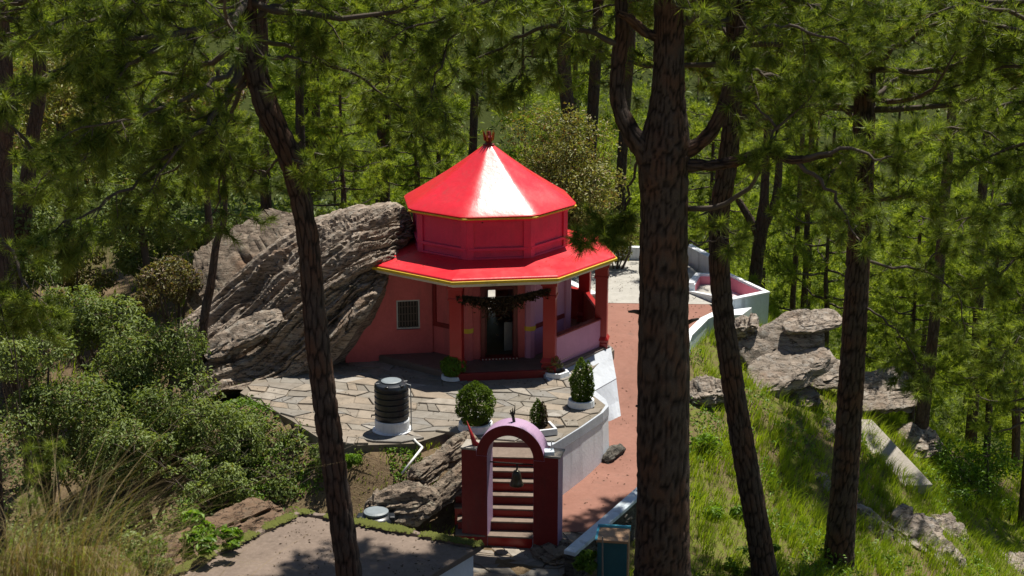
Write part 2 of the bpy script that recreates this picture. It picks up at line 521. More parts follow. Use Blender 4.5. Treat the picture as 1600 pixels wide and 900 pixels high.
def groundmat():
    m, nt, b = _m('hillside_earth')
    v = coords(nt)
    n1 = noise_n(nt, v, 0.35, 6, 0.65)
    n2 = noise_n(nt, v, 2.2, 6, 0.7)
    n3 = noise_n(nt, v, 25, 5, 0.7)
    c = mix(nt, (0.10, 0.07, 0.042), (0.21, 0.15, 0.095), n2)
    g0 = nt.nodes.new("ShaderNodeTexCoord"); s0 = nt.nodes.new("ShaderNodeSeparateXYZ")
    nt.links.new(g0.outputs["Object"], s0.inputs[0])
    m0 = nt.nodes.new("ShaderNodeMapRange")
    m0.inputs[1].default_value = 1.0; m0.inputs[2].default_value = 4.0; m0.inputs[3].default_value = 0.12; m0.inputs[4].default_value = 1.0
    nt.links.new(s0.outputs[0], m0.inputs[0])
    gg = nt.nodes.new("ShaderNodeMath"); gg.operation = 'MULTIPLY'
    nt.links.new(ramp(nt, n1, [(0.36, 0.0), (0.54, 0.9)]), gg.inputs[0]); nt.links.new(m0.outputs[0], gg.inputs[1])
    c = mix(nt, c, (0.130, 0.160, 0.024), gg.outputs[0])
    n6 = noise_n(nt, v, 7.0, 6, 0.7)
    c = mix(nt, c, (0.11, 0.075, 0.045), ramp(nt, n6, [(0.46, 0.0), (0.60, 0.85)]))
    c = mix(nt, c, (0.22, 0.16, 0.10), ramp(nt, n3, [(0.54, 0.0), (0.70, 0.6)]))
    # undergrowth and needle litter under the wood
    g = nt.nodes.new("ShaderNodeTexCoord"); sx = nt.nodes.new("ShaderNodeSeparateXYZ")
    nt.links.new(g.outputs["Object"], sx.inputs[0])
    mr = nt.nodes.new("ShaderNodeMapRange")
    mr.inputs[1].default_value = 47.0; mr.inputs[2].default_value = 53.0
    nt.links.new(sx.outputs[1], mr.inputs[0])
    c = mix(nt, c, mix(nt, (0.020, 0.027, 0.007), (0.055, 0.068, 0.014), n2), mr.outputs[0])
    nt.links.new(c, b.inputs["Base Color"])
    b.inputs["Roughness"].default_value = 0.95
    b.inputs["Specular IOR Level"].default_value = 0.1
    bump(nt, b, mix(nt, n2, n3, 0.5), 0.8, 0.1)
    return m
M['ground'] = groundmat()

# ------------------------------------------------------------------ the lie of the land
CTRL = [
 (0,-20,12.5),(-25,-15,13),(25,-15,10),(0,0,10.2),(-10,0,10.5),(10,0,8.8),(0,12,4.6),(-8,12,5.0),(9,12,3.0),(-20,12,6),(20,12,-2),
 (-5,15,4.5),(-3,15,3.7),(-6.2,14.6,4.8),(-2,14.2,4.2),(-4,13,5.4),(-4.5,17.5,2.2),(0,20,0.2),(-7,20,0.6),(8,20,-1.8),(-14,20,1.2),(0,25,-1.85),(-6,25,-1.9),(-9.5,23.5,0.05),(-7.8,22.5,0.25),(-9.5,25.8,-0.5),(-14,26,0),(-9,29,-1.9),
 (1.2,28,-1.95),(0,29,-1.8),(2.4,27.5,-2.3),(3.2,28.5,-2.5),(2.2,33,-1.8),(3.5,33,-1.9),(4.2,32,-2.2),(4.5,28,-2.8),(4.5,35,-1.6),(5,30,-2.6),(6,30,-2.75),
 (7.5,34,-2.9),(8.2,31.5,-3.3),(11,34,-3.9),(14,36,-5.2),(8,38,-1.9),(11.2,38,-3.5),(18,46,-7),(5.9,41,-0.7),(6.2,38,-1.3),(9,42,-1.7),(9.3,45,-1.5),(12,46,-4),
 (16,30,-6.5),(22,34,-9.5),(12,27,-4.5),(24,44,-11),(30,60,-18),
 (6,46,-0.4),(8.5,48,-1.0),(12,50,-4.5),(3,46,-0.35),(0,46,-0.3),(0,52,0),(-6,52,0.3),(4,56,-0.5),(-4,60,-0.6),(9,58,-5),(2,75,-8),(0,90,-15),
 (-3,30.9,-1.15),(-3.3,31.5,-0.62),(-5.2,32.6,-0.45),(-6.3,33.8,-0.42),(-7.4,35.2,-0.4),(-4.3,32.0,-0.5),(-2.4,31.3,-0.8),(-1.6,30.6,-1.4),(-1.8,29.5,-1.75),(-6.5,32.5,-1.3),(-4.8,31,-1.4),(-7,36,-0.6),(-9,38,-0.9),(-9,33,-2.2),(-12,34,-3),(-14,38,-2.5),(-14,45,-0.5),(-8,44,0.2),(-20,40,-3),(-20,60,0),(-22,80,-5),
 (-20,95,-10),(25,90,-22),(0,115,-14),(-50,50,3),(-50,100,0),(60,60,-26),(60,100,-24),(0,150,3),(-50,150,14),(50,150,-6),(100,150,4),
 (0,205,30),(-80,205,38),(80,205,24),(0,300,75),(-120,300,80),(150,300,70),(200,100,-10),(-200,100,40),(-150,0,25),(150,0,-30),(0,-150,40),
]
_cx = np.array([c[:2] for c in CTRL], float)
_cz = np.array([c[2] for c in CTRL], float)
def _phi(r): return -np.sqrt(r * r + 1.5)
_D = np.linalg.norm(_cx[:, None] - _cx[None], axis=2)
_A = np.zeros((len(CTRL) + 3,) * 2)
_A[:len(CTRL), :len(CTRL)] = _phi(_D)
_A[:len(CTRL), -3:] = np.c_[np.ones(len(CTRL)), _cx]
_A[-3:, :len(CTRL)] = _A[:len(CTRL), -3:].T
_W = np.linalg.solve(_A, np.r_[_cz, 0, 0, 0])

def V2(p): return (p.x, p.y)
TZ = -0.20     # level of the flagged terrace
TERRACE = [V2(at_z(x, y, TZ)) for x, y in ((375, 612), (455, 655), (510, 690), (560, 694), (648, 691), (700, 674), (745, 684), (768, 689), (868, 689), (905, 666), (938, 643), (946, 631), (925, 615), (905, 592), (960, 545))]
TERRACE += [(2.6, 40.5), (0.5, 42.5), (-4.0, 41.0), (-6.5, 39.5)]

# the terracotta path: left edge, right edge, level
PATH = [((0.9, 30.2), (2.4, 30.2), -1.765), ((0.95, 32.0), (3.3, 32.0), -1.70), ((2.0, 33.4), (3.75, 33.4), -1.62), ((2.2, 35.0), (4.0, 35.0), -1.45), ((2.2, 36.3), (4.25, 36.3), -1.27),
        ((2.5, 36.6), (4.3, 36.6), -1.22), ((2.6, 37.8), (4.5, 37.8), -0.90), ((2.6, 38.9), (4.8, 38.9), -0.60), ((2.7, 40.2), (5.2, 40.2), -0.36), ((2.9, 41.5), (5.6, 41.5), -0.24), ((2.6, 43.0), (6.6, 43.0), -0.2), ((2.4, 44.6), (6.4, 44.4), -0.2)]
PATHPOLY = [p[0] for p in PATH] + [p[1] for p in reversed(PATH)]
COURT = [(-1.5, 44.2), (2.4, 44.4), (6.6, 44.2), (6.9, 46.5), (6.2, 50.5), (3.0, 50.8), (-1.5, 50.6)]

def ground(x, y):
    x = np.atleast_1d(np.asarray(x, float)); y = np.atleast_1d(np.asarray(y, float))
    P = np.c_[x.ravel(), y.ravel()]
    z = np.empty(len(P))
    for i in range(0, len(P), 20000):
        Q = P[i:i + 20000]
        r = np.linalg.norm(Q[:, None] - _cx[None], axis=2)
        z[i:i + 20000] = _phi(r) @ _W[:-3] + np.c_[np.ones(len(Q)), Q] @ _W[-3:]
    z += 0.14 * fbm(np.c_[P * 0.6, np.zeros(len(P))], 4, 3)
    px, py = P[:, 0], P[:, 1]
    z = np.where(in_poly(px, py, TERRACE), np.minimum(z, TZ - 0.35), z)
    ys = np.array([p[0][1] for p in PATH]); zs = np.array([p[2] for p in PATH])
    pz = np.interp(py, ys, zs) - 0.12
    wide = [(p[0][0] - 0.25, p[0][1] - 0.2) for p in PATH] + [(p[1][0] + 0.3, p[1][1] + 0.2) for p in reversed(PATH)]
    z = np.where(in_poly(px, py, wide), np.minimum(z, pz), z)
    z = np.where(in_poly(px, py, COURT), np.minimum(z, -0.4), z)
    z = np.where((px > -7.6) & (px < 0) & (py > 22) & (py < 29.2), np.minimum(z, -1.55), z)
    return z.reshape(x.shape)

def gz(x, y): return float(ground([x], [y])[0])

def axis_vals(segs):
    out = []
    for a, b, s in segs: out += list(np.arange(a, b, s))
    return np.array(out + [segs[-1][1]])
gx_ = axis_vals([(-400, -100, 30), (-100, -30, 5), (-30, -16, 1.2), (-16, 22, 0.28), (22, 40, 1.2), (40, 110, 5), (110, 420, 30)])
gy_ = axis_vals([(-150, 0, 15), (0, 18, 1.5), (18, 52, 0.28), (52, 80, 1.2), (80, 200, 5), (200, 480, 30)])
GX, GY = np.meshgrid(gx_, gy_)
GZ = ground(GX.ravel(), GY.ravel())
nx, ny = len(gx_), len(gy_)
idx = np.arange(nx * ny).reshape(ny, nx)
quads = np.stack([idx[:-1, :-1], idx[:-1, 1:], idx[1:, 1:], idx[1:, :-1]], -1).reshape(-1, 4)
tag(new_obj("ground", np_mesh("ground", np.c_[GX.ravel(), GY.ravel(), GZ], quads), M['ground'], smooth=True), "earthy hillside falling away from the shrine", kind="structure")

# ------------------------------------------------------------------ flagged terrace, stone by stone
def snap(p, poly):
    best, bd = p, 1e9
    for i in range(len(poly)):
        a, b = poly[i], poly[(i + 1) % len(poly)]
        dx, dy = b[0] - a[0], b[1] - a[1]
        t = max(0, min(1, ((p[0] - a[0]) * dx + (p[1] - a[1]) * dy) / (dx * dx + dy * dy + 1e-9)))
        c = (a[0] + dx * t, a[1] + dy * t)
        d = (c[0] - p[0]) ** 2 + (c[1] - p[1]) ** 2
        if d < bd: best, bd = c, d
    return best

def flagstones(parent, poly, z, cell, rot, seed, drop=0.0, thick=0.05, zfun=None):
    rng = random.Random(seed)
    xs = [p[0] for p in poly]; ys = [p[1] for p in poly]
    cx, cy = sum(xs) / len(xs), sum(ys) / len(ys)
    R = max(math.hypot(x - cx, y - cy) for x, y in poly) + 1
    n = int(R / cell[0]) + 2; m = int(R / cell[1]) + 2
    ca, sa = math.cos(rot), math.sin(rot)
    G = {}
    for j in range(-m, m + 1):
        sh = rng.uniform(-0.5, 0.5)
        for i in range(-n, n + 1):
            u = (i + (0.5 if j % 2 else 0) + rng.uniform(-0.26, 0.26)) * cell[0]
            v = (j + rng.uniform(-0.22, 0.22)) * cell[1]
            G[i, j] = (cx + u * ca - v * sa, cy + u * sa + v * ca)
    k = 0
    skip = set()
    for j in range(-m, m):
        for i in range(-n, n):
            if (i, j) in skip: continue
            w = 1
            if rng.random() < 0.22 and (i + 2, j) in G and (i + 2, j + 1) in G:
                w = 2; skip.add((i + 1, j))
            q = [G[i, j], G[i + w, j], G[i + w, j + 1], G[i, j + 1]]
            if w == 2: q = [G[i, j], G[i + 1, j], G[i + 2, j], G[i + 2, j + 1], G[i + 1, j + 1], G[i, j + 1]]
            polys = [q]
            if w == 1 and rng.random() < 0.25:
                a, b, c, d = q
                t = rng.uniform(0.35, 0.65); s = rng.uniform(0.35, 0.65)
                e = (a[0] + (b[0] - a[0]) * t, a[1] + (b[1] - a[1]) * t); f = (d[0] + (c[0] - d[0]) * s, d[1] + (c[1] - d[1]) * s)
                polys = [[a, e, f, d], [e, b, c, f]]
            for q in polys:
                mx = sum(p[0] for p in q) / len(q); my = sum(p[1] for p in q) / len(q)
                if not in_poly([mx], [my], poly)[0]: continue
                ins = in_poly([p[0] for p in q], [p[1] for p in q], poly)
                if not ins.all():
                    q = [p if ins[t] else snap(p, poly) for t, p in enumerate(q)]
                    ar = abs(sum(q[t][0] * q[(t + 1) % len(q)][1] - q[(t + 1) % len(q)][0] * q[t][1] for t in range(len(q)))) / 2
                    if ar < 0.06: continue
                    mx = sum(p[0] for p in q) / len(q); my = sum(p[1] for p in q) / len(q)
                g = rng.uniform(0.004, 0.020)
                qq = []
                for p in q:
                    L = math.hypot(p[0] - mx, p[1] - my)
                    f = max(0.5, 1 - 1.5 * g / L)
                    qq.append((mx + (p[0] - mx) * f, my + (p[1] - my) * f))
                tx, ty = rng.uniform(-0.012, 0.012), rng.uniform(-0.012, 0.012)
                base = zfun(mx, my) if zfun else z
                h = base + thick * rng.uniform(0.35, 1.15)
                top = [h + (p[0] - mx) * tx + (p[1] - my) * ty for p in qq]
                mb = MB()
                # chamfered rim so that each slab catches its own edge light
                inner = [(mx + (p[0] - mx) * 0.955, my + (p[1] - my) * 0.955) for p in qq]
                nn = len(qq)
                V = [(p[0], p[1], base - 0.03) for p in qq] + [(p[0], p[1], top[t] - 0.012) for t, p in enumerate(qq)] + [(p[0], p[1], top[t]) for t, p in enumerate(inner)]
                Fs = [tuple(range(2 * nn, 3 * nn))]
                for r in (0, 1):
                    Fs += [(r * nn + a, r * nn + (a + 1) % nn, (r + 1) * nn + (a + 1) % nn, (r + 1) * nn + a) for a in range(nn)]
                me = raw_mesh("paving_stone", V, Fs)
                o = new_obj("paving_stone", me, M['stone'], parent)
                k += 1
    return k

terrace = MB().prism(TERRACE, -2.4, TZ - 0.03).build("terrace", M['mortar'])
tag(terrace, "terrace of irregular flagstones in front of the shrine", kind="structure")
NSTONES = flagstones(terrace, TERRACE, TZ - 0.03, (0.62, 0.475), math.radians(-17), 5)

# path and court
V, Fs = [], []
n_sub = 4
rows = []
for i in range(len(PATH) - 1):
    for s in range(n_sub):
        t = s / n_sub
        a, b = PATH[i], PATH[i + 1]
        rows.append(tuple(tuple(a[k][q] + (b[k][q] - a[k][q]) * t for q in (0, 1)) for k in (0, 1)) + (a[2] + (b[2] - a[2]) * t,))
rows.append(PATH[-1])
for l, r, z in rows:
    for s in range(7):
        t = s / 6
        V.append((l[0] + (r[0] - l[0]) * t, l[1] + (r[1] - l[1]) * t, z))
for i in range(len(rows) - 1):
    for s in range(6):
        a = i * 7 + s
        Fs.append((a, a + 1, a + 8, a + 7))
tag(new_obj("path", raw_mesh("path", V, Fs), M['terracotta'], smooth=True), "terracotta path climbing past the shrine", kind="structure")
tag(MB().prism(COURT, -1.2, -0.19).build("courtyard", M['court']), "pale concrete yard behind the shrine", kind="structure")

# flagged landing that runs through the gate
LANDING = [(-0.75, 24.5), (0.75, 24.5), (0.95, 27.8), (1.35, 28.5), (2.55, 30.5), (1.25, 30.5), (1.1, 30.4), (-1.25, 30.3), (-1.0, 28.2)]
landing = MB().prism(LANDING, -2.4, -1.80).build("landing", M['mortar'])
tag(landing, "grey flagged landing under the gate", kind="structure")
flagstones(landing, LANDING, -1.80, (0.62, 0.46), math.radians(-10), 9)

# ------------------------------------------------------------------ shrine
TC = Vector((-0.665, 40.0, 0.0))
PHI0 = math.radians(14.5)
def octp(i, R, z=0.0):
    a = PHI0 + math.pi / 4 * i
    return Vector((TC.x + R * math.cos(a), TC.y - R * math.sin(a), z))
def octring(R, z): return [tuple(octp(-i, R, z)) for i in range(8)]     # counter-clockwise seen from above

temple = thing("temple", "small red eight-sided shrine with two-tiered roof built against a boulder", "temple", TC)
MB().rings([octring(3.62, -0.9), octring(3.62, -0.02)]).build("plinth", M['darkfloor'], temple, bevel=0.015)  # darker than the red step: shadow along the side put into the colour
MB().rings([octring(3.58, -0.03), octring(3.58, 0.0)]).build("floor", M['darkfloor'], temple)

def face_box(mb, i, R, t0, t1, z0, z1, depth, out=0.0):
    """box along face i (from corner i to i+1 of radius R), t along the face, centred on the wall plane"""
    a, b = octp(i, R), octp(i + 1, R)
    d = b - a
    n = Vector((d.y, -d.x, 0)).normalized()
    mid = (a + b) / 2 - TC
    if n.dot(mid) < 0: n = -n
    p, q = a + d * t0 + n * out, a + d * t1 + n * out
    c = (p + q) / 2
    return mb.box((c.x, c.y, (z0 + z1) / 2), ((q - p).length, depth, z1 - z0), math.atan2(d.y, d.x))

face_box(MB(), 1, 3.62, 0.02, 0.98, -0.24, 0.012, 0.10, 0.03).build("front_step", M['maroon'], temple, bevel=0.01)
SR = 2.26           # sanctum
ZT = 2.55
for i in range(8):
    mb = MB()
    if i == 1:
        face_box(mb, i, SR, 0.0, 0.20, 0, ZT, 0.16); face_box(mb, i, SR, 0.80, 1.0, 0, ZT, 0.16); face_box(mb, i, SR, 0.20, 0.80, 2.12, ZT, 0.16)
    elif i == 5:
        face_box(mb, i, SR, 0.0, 0.62, 0, ZT, 0.16); face_box(mb, i, SR, 0.76, 1.0, 0, ZT, 0.16); face_box(mb, i, SR, 0.62, 0.76, 1.0, ZT, 0.16)
    else:
        face_box(mb, i, SR, 0.0, 1.0, 0, ZT, 0.16)
    mb.build("wall", M['lilac'] if i in (0, 7, 6) else M['pink'], temple)  # one paint; lilac on the right faces puts the bounced light's tint into colour
for i in (0, 1, 2, 3):        # corner pilasters with a yellow band
    c = octp(i, SR + 0.03)
    a = -(PHI0 + math.pi / 4 * i)
    p = MB()
    r = 0.17
    ring = []
    for k in range(8):
        q = a + math.pi / 8 + k * math.pi / 4
        ring.append((c.x + r * math.cos(q), c.y + r * math.sin(q)))
    p.prism(ring, 0.0, ZT).build("pilaster", M['pink'] if i > 1 else M['lilac'], temple)  # right-hand pilasters carry the same bounced-light tint in their colour
    if i in (1, 2):
        ring2 = [(c.x + (x - c.x) * 1.06, c.y + (y - c.y) * 1.06) for x, y in ring]
        MB().prism(ring2, 0.80, 0.93).build("band", M['yellow'], temple)
for i in (0, 2):               # maroon dado rail on the flanking faces
    face_box(MB(), i, SR, 0.09, 0.91, 0.80, 0.92, 0.06, 0.095).build("dado_rail", M['maroon'], temple)
face_box(MB(), 2, SR, 0.62, 0.68, 0.92, ZT, 0.06, 0.095).build("edge_band", M['maroon'], temple)

# doorway
dr = MB()
face_box(dr, 1, SR, 0.20, 0.27, 0.06, 2.12, 0.24, 0.02); face_box(dr, 1, SR, 0.73, 0.80, 0.06, 2.12, 0.24, 0.02)
face_box(dr, 1, SR, 0.27, 0.73, 2.02, 2.12, 0.24, 0.02)
dframe = dr.build("door_frame", M['door'], temple, bevel=0.01)
face_box(MB(), 1, SR, 0.19, 0.81, 0.0, 0.06, 0.34, 0.06).build("threshold", M['maroon'], temple)
dots = MB()
a, b = octp(1, SR), octp(2, SR)
for k in range(11):
    t = 0.22 + 0.56 * k / 10
    p = a.lerp(b, t) + Vector((0.139, -0.99, 0)) * 0.235
    dots.box((p.x, p.y, 0.035), (0.035, 0.02, 0.035), math.radians(8))
dots.build("threshold_dots", M['fascia'], temple)["kind"] = "stuff"
# a steel door leaf folded inwards, its lower panel grey
h = octp(1, SR).lerp(octp(2, SR), 0.72) + Vector((-0.02, 0.12, 0))
lf = MB().tube([h + Vector((0, 0, 0.1)), h + Vector((0, 0, 2.0))], 0.02, 6)
lf.box((h.x - 0.02, h.y + 0.46, 1.04), (0.04, 0.9, 1.9), math.radians(8))
lf.build("door_leaf", M['door'], temple)
h2 = octp(1, SR).lerp(octp(2, SR), 0.30) + Vector((-0.1, 0.55, 0))
MB().box((h2.x + 0.03, h2.y, 0.45), (0.26, 0.05, 0.85), math.radians(12)).build("inner_panel", M['steel'], temple, bevel=0.01)

M['bars'] = plain('rusty_bars', (0.11, 0.085, 0.07), 0.6, 0.3, 20)
# the flank wall that runs out to the boulder, with its barred window
wl = [at_z(676, 549, 0.0), at_z(617, 557, -0.1), at_z(540, 566, -0.2)]
for k in range(2):
    a, b = wl[k], wl[k + 1]
    d = (b - a)
    ang = math.atan2(d.y, d.x)
    if k == 0:
        # window opening
        L = math.hypot(d.x, d.y)
        u = Vector((d.x, d.y, 0)) / L
        wa, wb = at_y(656, 500, (a.y + b.y) / 2), at_y(619, 500, (a.y + b.y) / 2)
        t0 = (wa - a).dot(u); t1 = min((wb - a).dot(u), L - 0.04)
        z0, z1 = 0.72, 1.58
        mb = MB()
        def seg(ta, tb, za, zb, dep=0.18, off=0.0, mb=mb):
            c = Vector((a.x, a.y, 0)) + u * (ta + tb) / 2 + Vector((-u.y, u.x, 0)) * (-off)
            mb.box((c.x, c.y, (za + zb) / 2), (tb - ta, dep, zb - za), ang)
            return mb
        seg(0, t0, -0.4, ZT); seg(t1, L, -0.4, ZT); seg(t0, t1, -0.4, z0); seg(t0, t1, z1, ZT)
        mb.build("wall", M['pink'], temple)
        win = MB()
        fw = 0.045
        for args in ((t0, t0 + fw, z0, z1), (t1 - fw, t1, z0, z1), (t0 + fw, t1 - fw, z0, z0 + fw), (t0 + fw, t1 - fw, z1 - fw, z1)):
            seg(*args, dep=0.12, off=0.0, mb=win)
        window = win.build("window", M['steel'], temple)
        seg(t0 + fw, t1 - fw, z0 + fw, z1 - fw, dep=0.02, off=0.045, mb=MB()).build("pane", M['iron'], window)
        seg(t0 - 0.02, t1 + 0.02, z0 - 0.05, z0 - 0.002, dep=0.26, mb=MB()).build("sill", M['pink'], window)
        for q in range(7):
            tt = t0 + fw + (t1 - t0 - 2 * fw) * (q + 0.5) / 7
            seg(tt - 0.013, tt + 0.013, z0 + fw, z1 - fw, dep=0.02, off=-0.02, mb=MB()).build("bar", M['bars'], window)
        for q in (1, 2, 3):
            zz = z0 + (z1 - z0) * q / 4
            seg(t0 + fw, t1 - fw, zz - 0.012, zz + 0.012, dep=0.02, off=0.005, mb=MB()).build("bar", M['bars'], window)
    else:
        c = (a + b) / 2
        MB().box((c.x, c.y, 0.95), (math.hypot(d.x, d.y), 0.178, 2.8), ang).build("wall", M['pink'], temple)

# pillars
def pillar(i, R=3.36, w=0.34, z1=2.46, rot=-10):
    c = octp(i, R)
    r = math.radians(rot)
    p = MB().box((c.x, c.y, (0.0 + z1) / 2), (w, w, z1), r).build("pillar", M['pillar'], temple, bevel=0.012)
    def sq(e, z):
        hw = (w + e) / 2
        return [(c.x + x * math.cos(r) - y * math.sin(r), c.y + x * math.sin(r) + y * math.cos(r), z) for x, y in ((-hw, -hw), (hw, -hw), (hw, hw), (-hw, hw))]
    MB().rings([sq(0.02, z1 - 0.43), sq(0.07, z1 - 0.42), sq(0.07, z1 - 0.37), sq(0.03, z1 - 0.36), sq(0.03, z1 - 0.11), sq(0.10, z1 - 0.10), sq(0.10, z1 + 0.0)]).build("capital", M['pillar'], p, bevel=0.006)
    MB().rings([sq(0.06, -0.25), sq(0.06, 0.10), sq(0.02, 0.11), sq(0.02, 0.17), sq(0.12, 0.175), sq(0.12, 0.20), sq(0.005, 0.30)]).build("pillar_base", M['pillar'], p, bevel=0.006)
for i in (0, 1, 2, 7, 6): pillar(i)

# low parapets between the right-hand pillars
def low_wall(i, z1, mat, capmat, slope=0.0):
    face_box(MB(), i, 3.36, 0.06, 0.94, -0.2, z1, 0.14).build("low_wall", mat, temple)
    face_box(MB(), i, 3.36, 0.055, 0.945, z1, z1 + 0.05, 0.2).build("coping", capmat, temple, bevel=0.01)
low_wall(0, 0.80, M['lilac'], M['maroon'])
low_wall(7, 0.92, M['pillar'], M['pillar'])
low_wall(6, 0.92, M['pillar'], M['pillar'])

# lower roof: deck, yellow rim, pale ring beam
def octstrip(R0, z0, R1, z1, nseg=1): pass
deck = MB().rings([octring(3.74, 2.605), octring(3.76, 2.64), octring(3.73, 2.685), octring(2.9, 2.80), octring(2.1, 2.92)], True, True)
lower_roof = deck.build("lower_roof", M['roof'], temple, bevel=0.02)
rim = MB()
o1 = octring(3.80, 2.545); o2 = octring(3.80, 2.625)
i1 = octring(3.60, 2.545); i2 = octring(3.60, 2.625)
def ring_solid(mb, ob, ot, ib, it):
    V = ob + ot + ib + it
    Fs = []
    for k in range(8):
        j = (k + 1) % 8
        Fs += [(k, j, 8 + j, 8 + k), (16 + j, 16 + k, 24 + k, 24 + j), (8 + k, 8 + j, 24 + j, 24 + k), (j, k, 16 + k, 16 + j)]
    return mb.add(V, Fs)
ring_solid(rim, o1, o2, i1, i2).build("eave_rim", M['yellow'], lower_roof, bevel=0.012)
MB().rings([octring(3.66, 2.44), octring(3.70, 2.543)]).build("ring_beam", M['fascia'], lower_roof, bevel=0.01)

# drum with corner strips, string course and sunk panels
DR = 2.28
drum = MB().rings([octring(DR, 2.8), octring(DR, 4.05)]).build("drum", M['drum'], temple, bevel=0.01)
for i in range(8):
    face_box(MB(), i, DR, 0.0, 1.0, 3.12, 3.20, 0.10, 0.012).build("string_course", M['drum'], drum, bevel=0.008)
    face_box(MB(), i, DR, 0.0, 1.0, 2.86, 2.93, 0.08, 0.008).build("string_course", M['drum'], drum, bevel=0.008)
    face_box(MB(), i, DR, -0.01, 0.10, 2.84, 4.0, 0.07, 0.014).build("corner_strip", M['drum'], drum, bevel=0.006)
    face_box(MB(), i, DR, 0.90, 1.01, 2.84, 4.0, 0.07, 0.0155).build("corner_strip", M['drum'], drum, bevel=0.006)
hole = octp(1, DR).lerp(octp(2, DR), 0.76) + Vector((0.139, -0.99, 0)) * 0.05
MB().lathe((hole.x, hole.y, 3.93), [(0.001, -0.025), (0.022, -0.015), (0.022, 0.015), (0.001, 0.025)], 8).build("spout_hole", M['iron'], drum)

# upper roof: flared eight-sided cone with soft hips
prof = [(2.46, 4.06), (2.58, 4.10), (2.60, 4.135), (2.56, 4.17), (2.2, 4.375), (1.75, 4.645), (1.25, 4.955), (0.75, 5.295), (0.33, 5.595), (0.14, 5.73)]
rings = []
SEG = 64
for R, z in prof:
    r = []
    for k in range(SEG):
        a = 2 * math.pi * k / SEG
        rel = ((a + PHI0) % (math.pi / 4)) - math.pi / 8
        ap = R * math.cos(math.pi / 8) / math.cos(rel)          # true octagon
        soft = 0.08 if R < 2.4 else 0.02
        rr = min(ap, R * (1 - soft * 0.18))
        r.append((TC.x + rr * math.cos(a), TC.y + rr * math.sin(a), z))
    rings.append(r)
ur = MB().rings(rings).build("upper_roof", M['roof'], temple)
ur.data.polygons.foreach_set("use_smooth", np.ones(len(ur.data.polygons), dtype=bool))
ur.data.set_sharp_from_angle(angle=math.radians(16))
r1 = MB()
ring_solid(r1, octring(2.60, 4.045), octring(2.60, 4.095), octring(2.40, 4.045), octring(2.40, 4.095)).build("eave_rim", M['yellow'], ur, bevel=0.01)
MB().rings([octring(2.36, 3.95), octring(2.45, 4.043)]).build("cornice", M['drum'], ur)
# finial
fin = MB().lathe((TC.x, TC.y, 5.70), [(0.16, 0.0), (0.17, 0.05), (0.09, 0.07), (0.08, 0.10), (0.10, 0.14), (0.115, 0.19), (0.11, 0.25), (0.07, 0.30), (0.03, 0.42)], 12).build("finial", M['maroon'], temple)
for k in range(10):
    a = 2 * math.pi * k / 10
    x, y = TC.x + 0.115 * math.cos(a), TC.y + 0.115 * math.sin(a)
    MB().tube([(x, y, 5.86), (x * 1.0 + 0.02 * math.cos(a), y + 0.02 * math.sin(a), 5.98), (x + 0.06 * math.cos(a), y + 0.06 * math.sin(a), 6.12 + 0.04 * (k % 2))], [0.030, 0.026, 0.004], 5).build("petal", M['gold'] if k % 2 else M['maroon'], fin)

# ------------------------------------------------------------------ white plaster masses beside the terrace
def poly_solid(name, top, zbot, mat, label, cat, parent=None, bevel=0.0):
    """top: list of Vectors (3D polygon); sides dropped to zbot"""
    n = len(top)
    V = [tuple(p) for p in top] + [(p.x, p.y, zbot) for p in top]
    Fs = [tuple(range(n)), tuple(range(2 * n - 1, n - 1, -1))] + [(i, (i + 1) % n, n + (i + 1) % n, n + i) for i in range(n)]
    o = MB().add(V, Fs).build(name, mat, parent, bevel=bevel)
    return tag(o, label, cat) if label else o

skirt = thing("sloping_plinth", "white plastered sloping plinth under the lilac parapet beside the terracotta path", "plinth", (2.4, 37.0, -1.3))
a1, a2 = octp(1, 3.60, -0.10) + Vector((-0.3, -0.12, 0)), octp(0, 3.66, -0.06)
b1, b2 = at_z(890, 632, -0.42), at_z(963, 591, -0.55)
c1, c2 = at_z(925, 672, -1.40), at_z(971, 656, -1.30)
def slope_solid(p, q, r_, s_, name, n=10):
    """plastered slope between the upper edge p-q and the lower edge r-s, filled down to the ground"""
    rng_ = random.Random(3)
    rings = []
    for i in range(n + 1):
        t = i / n
        u, l = p.lerp(q, t), r_.lerp(s_, t)
        w = rng_.uniform(-0.012, 0.012)
        m_ = u.lerp(l, 0.5) + Vector((0, 0, -0.04 + w))
        rings.append([u, m_, l, Vector((l.x, l.y, -2.3)), Vector((u.x, u.y, -2.3))])
    MB().rings(rings).build(name, M['plinthwhite'], skirt)
slope_solid(a1, a2, b1, b2, "upper_slope")
slope_solid(b1 + Vector((0, 0, -0.03)), b2 + Vector((0, 0, -0.03)), c1, c2, "lower_slope")

# retaining wall along the terrace's right edge
rw = thing("retaining_wall", "white plaster retaining wall holding up the right edge of the flagged terrace", "wall", (1.9, 32.6, -1.7))
topl = [at_z(x, y, TZ) for x, y in ((858, 694), (872, 686), (908, 664), (940, 642), (949, 632), (945, 622), (925, 606))]
def out_strip(line, o, z):
    r = []
    for i, p in enumerate(line):
        t = (line[min(i + 1, len(line) - 1)] - line[max(i - 1, 0)]).normalized()
        r.append(Vector((p.x + t.y * o, p.y - t.x * o, z)))
    return r
def wall_strip(mb, line, o_in, o_bot, o_top, z0, z1):
    A = out_strip(line, o_bot, z0); B = out_strip(line, o_top, z1); Cc = out_strip(line, o_in, z1); Dd = out_strip(line, o_in, z0)
    return mb.rings([[A[i], B[i], Cc[i], Dd[i]] for i in range(len(line))])
wall_strip(MB(), topl, -0.25, 0.10, 0.03, -2.3, -0.50).build("wall_body", M['white'], rw)
wall_strip(MB(), topl, -0.25, 0.048, 0.035, -0.498, TZ - 0.036).build("ledge", M['plinthwhite'], rw, bevel=0.012)

